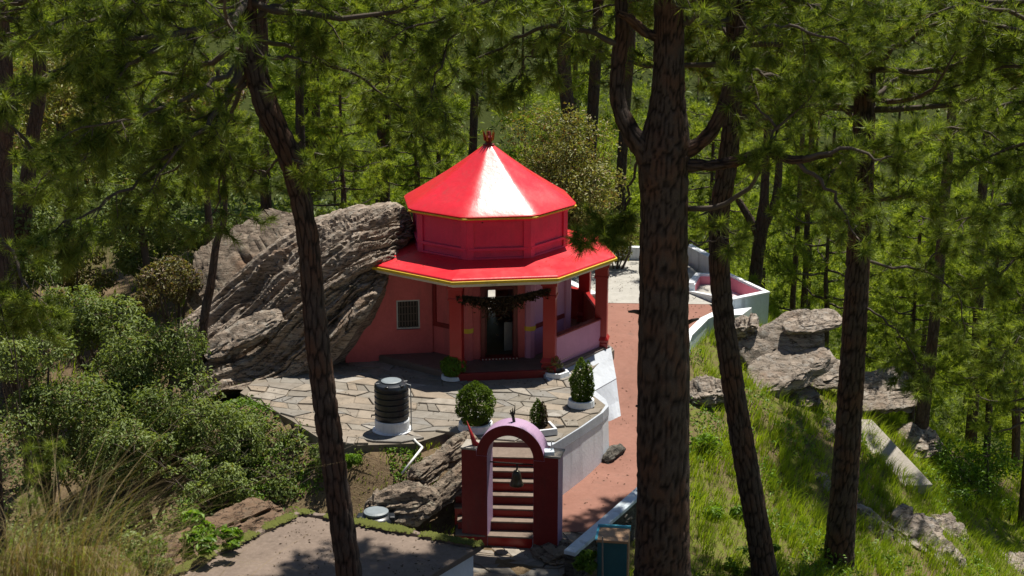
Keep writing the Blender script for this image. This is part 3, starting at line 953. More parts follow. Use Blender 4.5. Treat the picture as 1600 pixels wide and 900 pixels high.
# ------------------------------------------------------------------ stairs
stairs = thing("stairs", "short flight of maroon concrete steps rising from the gate to the terrace", "stairs", (-0.1, 30.2, -1.75))
NST, RIS, TRD = 7, 0.213, 0.25
YT = 31.25
srng = random.Random(12)
for k in range(NST):
    z1 = TZ - k * RIS - (0.0 if k else -0.002)
    y0 = YT - 0.05 - (k + 1) * TRD + srng.uniform(-0.03, 0.03)
    z1 += 0 if k == 0 else srng.uniform(-0.022, 0.022)
    y1 = YT + 0.30 - k * TRD
    xr = 1.03 - (0.05 * k if k < 4 else 0.15 + (k - 3) * 0.14)
    xl = -1.27
    skew = 0.06 + srng.uniform(-0.03, 0.03)
    xl = -1.27 + srng.uniform(-0.06, 0.05)
    st = MB().prism([(xl, y0 + skew), (xr, y0 - skew), (xr, y1 - skew), (xl, y1 + skew)], z1 - RIS - 0.25, z1 - 0.045).build("step", M['pillar'] if k % 2 == 0 else M['maroon'], stairs, bevel=0.01)
    MB().prism([(xl - 0.015, y0 + skew - 0.03), (xr + 0.015, y0 - skew - 0.03), (xr + 0.015, y1 - skew), (xl - 0.015, y1 + skew)], z1 - 0.043, z1).build("tread", M['roofslab'], st, bevel=0.01)
sg = [(0.98, YT - 0.9), (1.06, YT - 0.9), (0.62, YT - 1.95), (0.34, YT - 1.95)]
MB().add([(1.02, YT - 0.8, -0.9), (1.10, YT - 0.8, -0.9), (1.10, YT - 0.8, -1.9), (1.02, YT - 0.8, -1.9),
          (0.40, YT - 1.85, -1.62), (0.52, YT - 1.9, -1.62), (0.62, YT - 1.95, -1.9), (0.40, YT - 1.95, -1.9)],
         [(0, 1, 2, 3), (7, 6, 5, 4), (0, 4, 5, 1), (1, 5, 6, 2), (2, 6, 7, 3), (3, 7, 4, 0)]).build("stringer", M['bluewhite'], stairs, bevel=0.01)

# ------------------------------------------------------------------ arched gate
GA = math.radians(14)
GO = at_z(797, 857, -1.75)
GO = Vector((GO.x, GO.y, -1.75))
gate = thing("arched_gate", "maroon arched gateway with lilac sides at the foot of the stairs", "gate", GO)
gr, gn = Vector((math.cos(GA), -math.sin(GA), 0)), Vector((math.sin(GA), math.cos(GA), 0))
def G(x, y, z): return GO + gr * x + gn * y + Vector((0, 0, z))
TH = 0.50
def gate_solid(name, outline, mat_face, mat_side, y0=0.0, y1=TH, side=True):
    n = len(outline)
    V = [G(x, y0, z) for x, z in outline] + [G(x, y1, z) for x, z in outline]
    Fs = [tuple(range(n)), tuple(range(2 * n - 1, n - 1, -1))] + [(i, n + i, n + (i + 1) % n, (i + 1) % n) for i in range(n)]
    me = raw_mesh(name, V, Fs)
    me.materials.append(mat_face); me.materials.append(mat_side)
    me.polygons.foreach_set("material_index", np.array([0, 0] + [1] * n, dtype=np.int32))
    import bmesh
    bm = bmesh.new(); bm.from_mesh(me); bmesh.ops.recalc_face_normals(bm, faces=bm.faces); bm.to_mesh(me); bm.free()
    o = new_obj(name, me, None, gate)
    b = o.modifiers.new("bevel", 'BEVEL'); b.width = 0.012; b.segments = 2; b.limit_method = 'ANGLE'; b.angle_limit = math.radians(40)
    return o
RI, RO, ZS, SH = 0.53, 0.78, 2.18, 2.31
gate_solid("pier", [(-1.13, -0.4), (-RI, -0.4), (-RI, ZS), (-RO, ZS + 0.001), (-RO, SH), (-1.13, SH)], M['maroon'], M['gatelilac'])
gate_solid("pier", [(RI, -0.4), (1.10, -0.4), (1.10, SH - 0.02), (RO, SH - 0.02), (RO, ZS + 0.001), (RI, ZS)], M['maroon'], M['gatelilac'])
arc = [(RO * math.cos(math.pi * k / 28), ZS + RO * math.sin(math.pi * k / 28)) for k in range(29)] + [(RI * math.cos(math.pi * k / 28), ZS + RI * math.sin(math.pi * k / 28)) for k in range(28, -1, -1)]
gate_solid("arch", [(x, z + 0.002) for x, z in arc], M['maroon'], M['gatelilac'], -0.004, TH + 0.004)
for sx in (-1, 1):
    c = G(sx * 0.965, TH / 2, SH + (0.012 if sx < 0 else -0.008))
    MB().box(c, (0.36, TH + 0.03, 0.05), -GA).build("shoulder_cap", M['concrete'], gate, bevel=0.01)
p = G(-0.84, 0.2, SH)
MB().tube([p + Vector((0.02, 0, 0.0)), p + Vector((-0.04, 0, 0.10)), p + Vector((-0.20, -0.02, 0.62))], [0.10, 0.06, 0.004], 10).build("horn", M['pillar'], gate, smooth=True)
tp = G(0.03, 0.25, ZS + RO)
tr = MB().tube([tp, tp + Vector((-0.03, 0, 0.16))], 0.035, 6)
for s in (-1, 0, 1):
    tr.tube([tp + Vector((-0.03, 0, 0.13)), tp + Vector((s * 0.035 - 0.03, 0, 0.20)), tp + Vector((s * 0.05 - 0.03, 0, 0.33 + 0.05 * s))], [0.028, 0.022, 0.008], 5)
tr.build("trident", M['iron'], gate)
q = G(0.86, 0.14, SH)
MB().box(q + Vector((0, 0, 0.05)), (0.22, 0.24, 0.10), -GA + 0.3).build("lamp_bracket", M['bluewhite'], gate, bevel=0.01)
MB().tube([q + Vector((0.05, 0, 0.1)), q + Vector((0.05, 0, 0.3))], 0.012, 5).build("bracket_rod", M['steel'], gate)
barz = ZS - 0.24
MB().tube([G(-RI - 0.05, 0.28, barz), G(RI + 0.05, 0.28, barz + 0.03)], 0.018, 6).build("cross_bar", M['iron'], gate)
bc = G(0.08, 0.28, barz - 0.50)
bell = thing("bell", "dark metal temple bell hanging in the gate arch", "bell", bc)
MB().lathe(bc, [(0.16, 0.0), (0.165, 0.02), (0.135, 0.08), (0.11, 0.18), (0.10, 0.27), (0.07, 0.34), (0.03, 0.36)], 18).build("bell_body", M['brass'], bell, smooth=True)
MB().tube([bc + Vector((0, 0, 0.35)), bc + Vector((0.02, 0, 0.43)), bc + Vector((0, 0, 0.52))], 0.022, 6).build("hanger", M['iron'], bell)
MB().lathe(bc, [(0.02, -0.06), (0.035, -0.03), (0.02, 0.0), (0.01, 0.1)], 8).build("clapper", M['iron'], bell)

# ------------------------------------------------------------------ path parapet
def ribbon_wall(name, line, w, ztop_list, zbot, mat, capmat, label, cat, cap_h=0.10):
    t_ = thing(name, label, cat, (line[0][0], line[0][1], zbot))
    L = [Vector((x, y, 0)) for x, y in line]
    def sec(o0, o1, dz0, dz1):
        rings = []
        for i, p in enumerate(L):
            t = (L[min(i + 1, len(L) - 1)] - L[max(i - 1, 0)]).normalized()
            nrm = Vector((t.y, -t.x, 0))
            zt = ztop_list[i]
            a, b = p + nrm * o0, p + nrm * o1
            z0 = (zbot if dz0 is None else zt + dz0)
            z1 = zt + dz1
            rings.append([(a.x, a.y, z0), (b.x, b.y, z0), (b.x, b.y, z1), (a.x, a.y, z1)])
        return MB().rings(rings)
    sec(-w / 2, w / 2, None, -cap_h).build("wall_body", mat, t_)
    sec(-w / 2 - 0.02, w / 2 + 0.02, -cap_h + 0.002, 0.0).build("coping", capmat, t_, bevel=0.015)
    return t_
M['rubble'] = rockmat('dark_rubble', (0.035, 0.032, 0.028), (0.075, 0.068, 0.058), (0.13, 0.12, 0.10), (0, 0, 0), (0.18, 0.17, 0.15), 0.1)
par = ribbon_wall("path_parapet", [(1.25, 28.1), (1.9, 29.25), (2.55, 30.4), (3.1, 31.4), (3.55, 32.4)], 0.24, [-1.26, -1.24, -1.22, -1.20, -1.18], -3.0, M['rubble'], M['bluewhite'], "low rubble parapet with whitewashed coping beside the arched gate", "parapet")
# rubble stones of the near parapet's outer face
rng = random.Random(41)
for k in range(46):
    t = rng.random()
    a, b = Vector((1.25, 28.1, 0)), Vector((3.1, 31.4, 0))
    p = a.lerp(b, t); nrm = Vector((0.87, -0.49, 0))
    z = rng.uniform(-2.3, -1.42)
    sx, sz = rng.uniform(0.10, 0.20), rng.uniform(0.06, 0.11)
    c = p + nrm * 0.13
    mb = MB(); ring0, ring1 = [], []
    for q in range(6):
        an = q * math.pi / 3 + rng.uniform(-0.3, 0.3)
        u = Vector((0.49, 0.87, 0)) * (math.cos(an) * sx) + Vector((0, 0, math.sin(an) * sz))
        ring0.append(c + u - nrm * 0.05 + Vector((0, 0, z)))
        ring1.append(c + u * 0.75 + nrm * rng.uniform(0.02, 0.05) + Vector((0, 0, z)))
    mb.rings([ring0, ring1]).build("rubble_stone", M['rubble'], par)
ribbon_wall("upper_parapet", [(4.35, 36.2), (4.75, 38.5), (5.30, 40.6), (6.0, 42.2), (6.85, 43.3)], 0.22, [-0.85, -0.45, -0.12, -0.08, -0.05], -2.2, M['bluewhite'], M['white'], "pale blue parapet curving along the path towards the pink basin", "parapet", 0.06)

# ------------------------------------------------------------------ sunken pink basin and the yard's walls
bas = [at_z(1075, 442, 0.15), at_z(1143, 468, 0.15), at_z(1202, 456, 0.15), at_z(1140, 427, 0.15), at_z(1088, 427, 0.15)]
basin = thing("open_basin", "open basin with white rim and pink inside at the edge of the yard", "basin", (7.0, 45.0, -1.0))
cen = sum(bas, Vector()) / len(bas)
def shrink(p, dd):
    v = cen - p; v.z = 0
    return p + v.normalized() * dd
nb = len(bas)
for k in range(nb):
    a, b = bas[k], bas[(k + 1) % nb]
    ai, bi = shrink(a, 0.24), shrink(b, 0.24)
    low = -0.28 if k == 0 else 0.0          # the front side is lower
    V = [(a.x, a.y, -1.6), (b.x, b.y, -1.6), (bi.x, bi.y, -1.6), (ai.x, ai.y, -1.6), (a.x, a.y, 0.10 + low), (b.x, b.y, 0.10), (bi.x, bi.y, 0.10), (ai.x, ai.y, 0.10 + low)]
    Fs = [(3, 2, 1, 0), (4, 5, 6, 7), (0, 1, 5, 4), (1, 2, 6, 5), (2, 3, 7, 6), (3, 0, 4, 7)]
    me = raw_mesh("side_wall", V, Fs)
    me.materials.append(M['bluewhite']); me.materials.append(M['basinpink'])
    mi = np.zeros(6, dtype=np.int32); mi[4] = 1
    me.polygons.foreach_set("material_index", mi)
    w = new_obj("side_wall", me, None, basin)
    V = [(p[0], p[1], z) for z, pts in ((0.102, None),) for p in ()]
    ao, bo = shrink(a, -0.03), shrink(b, -0.03); ai2, bi2 = shrink(a, 0.20), shrink(b, 0.20)
    MB().add([(ao.x, ao.y, 0.102 + low), (bo.x, bo.y, 0.102), (bi2.x, bi2.y, 0.102), (ai2.x, ai2.y, 0.102 + low), (ao.x, ao.y, 0.16 + low), (bo.x, bo.y, 0.16), (bi2.x, bi2.y, 0.16), (ai2.x, ai2.y, 0.16 + low)], Fs).build("rim", M['white'], w)
MB().prism([V2(shrink(p, 0.2)) for p in bas], -0.9, -0.35).build("basin_floor", M['palepink'], basin)

def yard_wall(label, a, b, h, z0=-0.6, w=0.22, capm='white', body='white'):
    a, b = Vector((a[0], a[1], 0)), Vector((b[0], b[1], 0))
    d = b - a; c = (a + b) / 2
    t_ = thing("yard_wall", label, "wall", (c.x, c.y, z0), "walls round the pale concrete yard")
    MB().box((c.x, c.y, (z0 + h - 0.06) / 2), (d.length, w, h - 0.06 - z0), math.atan2(d.y, d.x)).build("wall_body", M[body], t_)
    MB().box((c.x, c.y, h - 0.029), (d.length + 0.02, w + 0.05, 0.058), math.atan2(d.y, d.x)).build("coping", M[capm], t_, bevel=0.01)
yard_wall("white wall closing the back of the yard behind the thick pine", (1.8, 50.6), (6.3, 50.2), 0.28)
yard_wall("white wall stepping down to the pink basin's far corner", (6.45, 50.15), (7.35, 47.2), 0.42)
yard_wall("low white kerb wall seen between the shrine's right pillars", (2.7, 44.4), (0.2, 49.5), 0.12, body='concrete')
pl = thing("basin_shelf", "white shelf slab between the parapet and the pink basin", "slab", (7.3, 43.2, -0.6))
MB().prism([(6.75, 42.8), (7.3, 42.9), (7.75, 43.75), (7.0, 43.45)], -0.8, -0.16).build("slab_top", M['white'], pl, bevel=0.02)

# ------------------------------------------------------------------ water tank on its masonry base
tc = at_z(612, 676, TZ)
tc = Vector((tc.x, tc.y + 0.2, TZ + 0.03))
tank = thing("water_tank", "ribbed black plastic water tank standing on the terrace", "water tank", tc + Vector((0, 0, 0.28)))
base = thing("tank_pedestal", "round whitewashed masonry base under the black water tank", "pedestal", tc)
MB().lathe(tc, [(0.43, -0.05), (0.43, 0.24), (0.42, 0.275), (0.40, 0.28)], 36).build("drum_base", M['white'], base, smooth=False)
MB().lathe(tc, [(0.50, -0.02), (0.48, 0.01), (0.43, 0.02)], 36).build("mortar_skirt", M['white'], base, smooth=True)
pr = [(0.395, 0.0)]
for k in range(5):
    z = 0.04 + k * 0.150
    pr += [(0.418, z), (0.424, z + 0.10), (0.398, z + 0.115), (0.398, z + 0.138)]
pr += [(0.424, 0.80), (0.42, 0.86), (0.39, 0.91), (0.30, 0.94), (0.20, 0.945)]
tb = tc + Vector((0, 0, 0.28))
body = MB().lathe(tb, pr, 40).build("tank_body", M['poly'], tank, smooth=True)
body.data.set_sharp_from_angle(angle=math.radians(40))
lid = MB().lathe(tb + Vector((0, 0, 0.935)), [(0.24, 0.0), (0.25, 0.015), (0.25, 0.04), (0.21, 0.055), (0.1, 0.058)], 24).build("lid", M['polygrey'], tank)
for k in range(6):
    a = k * math.pi / 3 + 0.3
    MB().box((tb.x + 0.345 * math.cos(a), tb.y + 0.345 * math.sin(a), tb.z + 0.90), (0.14, 0.09, 0.08), a).build("shoulder_rib", M['poly'], tank, bevel=0.02)
MB().tube([tb + Vector((-0.40, -0.06, 0.10)), tb + Vector((-0.50, -0.08, 0.10)), tb + Vector((-0.50, -0.08, 0.05))], 0.02, 6).build("outlet", M['iron'], tank)
pp = thing("inlet_pipe", "thin grey pipe rising beside the black water tank", "pipe", tc + Vector((0.48, -0.1, 0)))
MB().tube([tc + Vector((0.48, -0.10, 0.0)), tc + Vector((0.48, -0.10, 1.17)), tc + Vector((0.34, -0.05, 1.19))], 0.014, 6).build("riser", M['steel'], pp)
dp = thing("drain_pipe", "bent white plastic pipe running down the rock below the tank", "pipe", at_y(630, 740, 30.7))
a, b, c = at_z(650, 690, -0.2), at_y(660, 699, 31.3), at_y(628, 740, 30.75)
MB().tube([a + Vector((-0.05, 0.1, 0.02)), a, b], 0.028, 8).build("elbow", M['pvc'], dp, smooth=True)
MB().tube([b, c], 0.03, 8).build("straight_run", M['pvc'], dp, smooth=True)

# ------------------------------------------------------------------ concrete reservoir, lower left
RZ = -1.0
RES = [at_z(470, 799, RZ), at_z(752, 852, RZ)]
e1 = (RES[1] - RES[0]).normalized()
lft = (at_z(280, 890, RZ) - RES[0]).normalized()
fr = RES[1] + lft * 6.0; fl = RES[0] + lft * 6.0
res = thing("reservoir", "flat concrete reservoir roof with mossy edges in the lower left", "reservoir", (RES[0].x, RES[0].y, -1.9))
cor = [V2(RES[0]), V2(fl), V2(fr), V2(RES[1])]
MB().prism(cor, RZ - 0.14, RZ).build("roof_slab", M['roofslab'], res, bevel=0.02)
cx_, cy_ = sum(p[0] for p in cor) / 4, sum(p[1] for p in cor) / 4
MB().prism([(cx_ + (p[0] - cx_) * 0.955, cy_ + (p[1] - cy_) * 0.955) for p in cor], -3.0, RZ - 0.142).build("wall", M['white'], res)
# raised kerbs along the back and left edges, moss growing on them
def kerb(a, b, name, o=0.09):
    d = (b - a).normalized()
    n = 26
    L, R = [], []
    rings = []
    nr = Vector((-d.y, d.x, 0))
    rr = random.Random(7 if name == 'k1' else 8)
    for i in range(n):
        p = a.lerp(b, i / (n - 1))
        h = 0.07 + rr.uniform(-0.015, 0.02)
        w = o + rr.uniform(-0.015, 0.015)
        rings.append([p - nr * w + Vector((0, 0, 0.001)), p + nr * w + Vector((0, 0, 0.001)), p + nr * w * 0.8 + Vector((0, 0, h)), p - nr * w * 0.8 + Vector((0, 0, h))])
    return MB().rings(rings)
ins = (lft * 0.10 + e1 * 0.10)
k1 = kerb(RES[0] + ins, fl + e1 * 0.10, 'k1').build("kerb", M['roofslab'], res, bevel=0.01)
k2 = kerb(RES[0] + ins + e1 * 0.1, RES[1] + lft * 0.10 - e1 * 0.1, 'k2').build("kerb", M['roofslab'], res, bevel=0.01)
rng_np = np.random.default_rng(3)
def moss_strip(a, b, n, w, parent, seed):
    r = np.random.default_rng(seed)
    t = r.random(n)
    keep = vnoise(np.c_[t * 9, t * 0, t * 0 + seed], seed) > 0.24
    t = t[keep]
    A, B = np.array(a), np.array(b)
    P = A + (B - A) * t[:, None] + np.c_[r.normal(0, w, len(t)), r.normal(0, w, len(t)), np.zeros(len(t))]
    P[:, 2] = RZ + 0.055 + r.random(len(t)) * 0.03
    s = r.uniform(0.02, 0.05, len(t))
    oct_ = np.array([(1, 0, 0), (-1, 0, 0), (0, 1, 0), (0, -1, 0), (0, 0, 0.9)])
    Vv = (P[:, None] + oct_[None] * s[:, None, None]).reshape(-1, 3)
    Ft = np.array([(0, 2, 4), (2, 1, 4), (1, 3, 4), (3, 0, 4)])
    Fx = (np.arange(len(t))[:, None, None] * 5 + Ft[None]).reshape(-1, 3)
    o = new_obj("moss", np_mesh("moss", Vv, Fx), M['moss'], parent, smooth=True)
    o["kind"] = "stuff"
moss_strip(RES[0] + ins, fl + e1 * 0.1, 4200, 0.06, k1, 4)
moss_strip(RES[0] + ins, RES[1] + lft * 0.1, 3000, 0.055, k2, 5)
# buried tank top with its round cover, just behind the kerb
hc = at_y(588, 812, 29.35)
hat = thing("tank_hatch", "squat black tank top with a pale round cover behind the reservoir kerb", "hatch", Vector((hc.x, hc.y, -1.3)))
hc = Vector((hc.x, hc.y, -1.05))
MB().lathe(hc, [(0.40, -0.35), (0.41, 0.02), (0.36, 0.08), (0.28, 0.11), (0.24, 0.12)], 28).build("collar", M['poly'], hat, smooth=True)
MB().lathe(hc + Vector((0, 0, 0.12)), [(0.27, 0.0), (0.28, 0.02), (0.28, 0.06), (0.22, 0.085), (0.1, 0.09)], 28).build("cover", M['polygrey'], hat)
for s in (-1, 1):
    MB().box(hc + Vector((s * 0.36, -0.05, 0.05)), (0.14, 0.26, 0.13), 0.1 * s).build("lug", M['poly'], hat, bevel=0.03)

# ------------------------------------------------------------------ blue box beside the parapet
bx = at_y(958, 838, 27.3)
box = thing("blue_box", "teal cabinet with bright blue edged lid standing below the parapet", "cabinet", (bx.x, bx.y, bx.z - 1.2))
br = math.radians(-8)
cr, sr = math.cos(br), math.sin(br)
def BL(x, y, z): return (bx.x + x * cr - y * sr, bx.y + x * sr + y * cr, bx.z + z)
MB().box(BL(0, 0.05, -0.66), (0.62, 0.56, 1.24), br).build("body", M['teal'], box, bevel=0.01)
MB().box(BL(0, 0.05, 0.0), (0.68, 0.66, 0.06), br).build("lid", M['wood'], box, bevel=0.01)
MB().box(BL(0, 0.39, 0.03), (0.70, 0.05, 0.10), br).build("back_edge", M['blue'], box)
MB().box(BL(-0.335, 0.03, 0.036), (0.05, 0.64, 0.02), br).build("side_edge", M['blue'], box)
for y in (-0.16, 0.16):
    MB().box(BL(0.325, y + 0.05, -0.64), (0.03, 0.20, 1.2), br).build("side_board", M['wood'], box, bevel=0.005)
st = at_y(941, 860, 27.0)
tag(MB().tube([(st.x, st.y, -3.0), (st.x + 0.02, st.y, -1.4), (st.x, st.y, -0.4)], [0.022, 0.02, 0.015], 6).build("wooden_stake", M['stub']), "thin upright wooden stake before the teal cabinet", "stake")

# concrete slab lying on the right-hand slope
cs = [at_z(1338, 655, -2.55), at_z(1362, 655, -2.6), at_z(1458, 757, -3.55), at_z(1400, 760, -3.6), at_z(1338, 712, -3.0)]
cs = [Vector((p.x, p.y, p.z)) for p in cs]
poly_solid("concrete_slab", list(reversed(cs)), -5.0, M['concrete'], "long weathered concrete slab lying on the grassy slope", "slab", bevel=0.02)

# ------------------------------------------------------------------ rocks
M['bank'] = rockmat('reddish_earth', (0.09, 0.055, 0.035), (0.15, 0.095, 0.06), (0.21, 0.14, 0.095), (0, 0, 0), (0.13, 0.10, 0.07), 0.5)
def rock(name, label, p0, p1, up, a, b, seed, mat='rock', cat="rock", amp=0.10, strata=11.0, nu=80, nv=64, power=0.55, parent=None, group=None, lobe=0.35, blunt=5.0, sink=0.0):
    """layered rock: cross-sections swept from p0 to p1; a half width, b half thickness"""
    p0, p1, up = Vector(p0) - Vector((0, 0, sink)), Vector(p1) - Vector((0, 0, sink)), Vector(up)
    ax = p1 - p0
    L = ax.length
    t = ax.normalized()
    n = (up - t * up.dot(t)).normalized()
    s = t.cross(n)
    u = np.linspace(0, 1, nu)
    th = np.linspace(0, 2 * np.pi, nv, endpoint=False)
    U, T = np.meshgrid(u, th, indexing='ij')
    prof = np.clip(1 - np.abs(2 * U - 1) ** blunt, 0.0, 1) ** 0.55
    rng = np.random.default_rng(seed)
    ln = fbm(np.c_[U.ravel() * 2.2, np.zeros(U.size), np.full(U.size, seed)], 3, seed).reshape(U.shape)
    prof = np.clip(prof * (1 + lobe * ln), 0.0, 1.5)
    c, sn = np.cos(T), np.sin(T)
    X = np.sign(c) * np.abs(c) ** power * a * prof
    Z = np.sign(sn) * np.abs(sn) ** power * b * prof
    # beds: each layer of the stack ends a little further in or out
    bed = Z / b * strata * 0.5 + 0.6 * fbm(np.c_[U.ravel() * 2, T.ravel() * 0, np.full(U.size, seed + 3)], 2, seed).reshape(U.shape)
    lay = np.floor(bed)
    fr_ = bed - lay
    off = hash01(lay, seed) * (1 - np.clip((fr_ - 0.8) / 0.2, 0, 1)) + hash01(lay + 1, seed) * np.clip((fr_ - 0.8) / 0.2, 0, 1)
    k = 1 + 0.46 * (off - 0.5)
    X = X * k
    P = np.array(p0)[None, None] + np.array(t)[None, None] * (U * L)[..., None] + np.array(s)[None, None] * X[..., None] + np.array(n)[None, None] * Z[..., None]
    ctr = np.array(p0)[None, None] + np.array(t)[None, None] * (U * L)[..., None]
    N = P - ctr
    N /= np.linalg.norm(N, axis=2, keepdims=True) + 1e-6
    Q = np.stack([U * L * 0.9, X * 3.2, Z * 3.2], -1).reshape(-1, 3)
    d1 = fbm(Q * 1.0 + seed, 5, seed).reshape(U.shape)
    d2 = np.abs(fbm(Q * 2.1 + 5, 4, seed + 9)).reshape(U.shape)
    steps = np.floor((X / a + 0.5 * d1) * 5)
    d3 = hash01(steps, seed + 2) - 0.5
    d4 = fbm(np.stack([U * L * 3.0, X * 7, Z * 11], -1).reshape(-1, 3) + 2, 4, seed + 21).reshape(U.shape)
    ck = np.exp(-(fbm(np.stack([U * L * 0.7, X * 1.5, Z * 3.5], -1).reshape(-1, 3) + 8, 4, seed + 31).reshape(U.shape) / 0.05) ** 2)
    tE = np.array(t)[None, None] * (0.35 * a * (hash01(lay, seed + 8) - 0.5) * np.sign(U - 0.5) * np.clip(np.abs(2 * U - 1) * 2 - 0.6, 0, 1))[..., None]
    P = P + tE + N * (amp * (d1 * 1.3 - d2 * 1.2 + 0.7 * d3 + 0.55 * d4 - 0.9 * ck) * np.clip(prof * 1.5, 0, 1))[..., None]
    V = P.reshape(-1, 3)
    I = np.arange(nu * nv).reshape(nu, nv)
    q = np.stack([I[:-1], np.roll(I[:-1], -1, 1), np.roll(I[1:], -1, 1), I[1:]], -1).reshape(-1, 4)
    o = new_obj(name, np_mesh(name, V, q), M[mat], parent, smooth=True)
    o.data.set_sharp_from_angle(angle=math.radians(38))
    if parent is None: tag(o, label, cat, group)
    return o

# the great boulder: a patch between its lower and upper edge curves, carried round the back
low = [(300, 640, 35.6), (345, 610, 35.9), (410, 607, 36.4), (470, 594, 37.0), (522, 566, 37.3), (562, 510, 37.35), (598, 452, 37.75), (622, 405, 38.9), (641, 372, 39.9)]
mid = [(300, 560, 37.8), (332, 545, 38.0), (395, 510, 38.4), (455, 472, 37.9), (512, 428, 37.9), (556, 395, 38.2), (592, 374, 38.9), (618, 358, 39.5), (641, 350, 40.0)]
upp = [(285, 500, 40.0), (318, 478, 40.2), (370, 425, 40.5), (430, 378, 40.8), (500, 342, 40.9), (550, 324, 40.8), (590, 319, 40.7), (620, 319, 40.5), (639, 331, 40.3)]
def curve3(rows, n): return resample([tuple(at_y(*r)) for r in rows], n)
NU, NVv = 220, 165
cl, cm, cu = curve3(low, NU), curve3(mid, NU), curve3(upp, NU)
vv = np.linspace(0, 1, NVv)
rowsP = []
for v in vv:
    # quadratic through low (0), mid (.55), up (1)
    l0 = (v - 0.55) * (v - 1) / (0.55); l1 = v * (v - 1) / (0.55 * -0.45); l2 = v * (v - 0.55) / 0.45
    rowsP.append(cl * l0 + cm * l1 + cu * l2)
face = np.array(rowsP)                                  # (NV, NU, 3)
du = np.gradient(face, axis=1); dv = np.gradient(face, axis=0)
Nn = np.cross(du, dv); Nn /= np.linalg.norm(Nn, axis=2, keepdims=True)
if Nn[..., 1].mean() > 0: Nn = -Nn
td_ = np.array(at_y(598, 452, 37.75)) - np.array(at_y(345, 610, 35.9)); td_ /= np.linalg.norm(td_)
nb0 = np.cross(td_, np.array([0.05, -0.62, 0.78])); nb0 /= np.linalg.norm(nb0)
if nb0[2] < 0: nb0 = -nb0
wb = face @ nb0
wb = (wb - wb.min()) / (wb.max() - wb.min()) * 1.25        # height through the stack of beds
uu = np.linspace(0, 1, NU)[None].repeat(NVv, 0); vg = vv[:, None].repeat(NU, 1)
warp = fbm(np.stack([uu * 5, vg * 4, vg * 0], -1).reshape(-1, 3), 4, 21).reshape(uu.shape)
q = np.stack([uu * 4.0, (wb + 0.03 * warp) * 15, uu * 0], -1).reshape(-1, 3)
r1 = 1 - np.abs(fbm(q, 4, 5)).reshape(uu.shape) * 2
bedv = (wb + 0.013 * warp) * 19
layer = np.floor(bedv); frc = bedv - layer
stepd = hash01(layer, 4) * (1 - np.clip((frc - 0.86) / 0.14, 0, 1)) + hash01(layer + 1, 4) * np.clip((frc - 0.86) / 0.14, 0, 1)
frag = fbm(np.stack([uu * 16, vg * 22, uu * 0 + 3], -1).reshape(-1, 3), 5, 8).reshape(uu.shape)
big = fbm(np.stack([uu * 3, vg * 2.4, uu * 0 + 9], -1).reshape(-1, 3), 3, 14).reshape(uu.shape)
gouge = np.clip(fbm(np.stack([uu * 5.5, vg * 9, uu * 0 + 1], -1).reshape(-1, 3), 3, 33).reshape(uu.shape) - 0.28, 0, 1)
edge = np.clip(np.minimum(vg, 1 - vg) * 9, 0.25, 1)
bed2 = (wb + 0.016 * warp) * 52
lay2 = np.floor(bed2); f2 = bed2 - lay2
seg2 = np.floor(uu * 9 + 3 * hash01(lay2, 12) + 0.4 * frag)
st2 = hash01(lay2 * 7.3 + seg2 * 3.1, 6)
crk = np.exp(-(fbm(np.stack([uu * 6, (wb + 0.05 * warp) * 17, uu * 0 + 7], -1).reshape(-1, 3), 4, 61).reshape(uu.shape) / 0.05) ** 2)
disp = (0.15 * (r1 - 0.6) + 0.33 * (stepd - 0.5) + 0.12 * (st2 - 0.5) + 0.07 * frag + 0.16 * big - 0.5 * gouge - 0.16 * crk) * edge
face = face + Nn * disp[..., None]
# wrap: underside and back
und = []
for k, (dy, dz) in enumerate(((2.6, -2.2), (1.5, -1.2), (0.75, -0.45), (0.28, -0.10))):
    e = face[0].copy(); e[:, 1] += dy; e[:, 2] += dz
    e += 0.12 * fbm(np.c_[e[:, 0] * 1.3, e[:, 2], e[:, 1] * 0 + k], 3, 50 + k)[:, None]
    und.append(e)
bk = []
for k, (dy, dz) in enumerate(((0.35, -0.04), (1.0, -0.5), (1.8, -1.8), (2.6, -4.0))):
    e = face[-1].copy(); e[:, 1] += dy; e[:, 2] += dz
    e += 0.12 * fbm(np.c_[e[:, 0] * 1.3, e[:, 2], e[:, 1] * 0 + k], 3, 60 + k)[:, None]
    bk.append(e)
allr = np.concatenate([np.array(und), face, np.array(bk)])
nr_, ncol = allr.shape[0], allr.shape[1]
I = np.arange(nr_ * ncol).reshape(nr_, ncol)
fq = np.stack([I[:-1, :-1], I[:-1, 1:], I[1:, 1:], I[1:, :-1]], -1).reshape(-1, 4)
V = allr.reshape(-1, 3)
# ends closed by fans
c1_ = allr[:, -1].mean(0) + np.array([0.10, 0.1, -0.1]); c0_ = allr[:, 0].mean(0)
V = np.vstack([V, c1_, c0_])
capf = [(I[k, -1], I[k + 1, -1], len(V) - 2, len(V) - 2) for k in range(nr_ - 1)] + [(I[k + 1, 0], I[k, 0], len(V) - 1, len(V) - 1) for k in range(nr_ - 1)]
me = raw_mesh("boulder", V, [tuple(int(x) for x in f) for f in fq] + [tuple(int(x) for x in f[:3]) for f in capf])
boulder = new_obj("boulder", me, M['rock'], None, smooth=True)
me.set_sharp_from_angle(angle=math.radians(40))
tag(boulder, "huge layered grey-brown boulder leaning against the shrine's left side", "boulder")

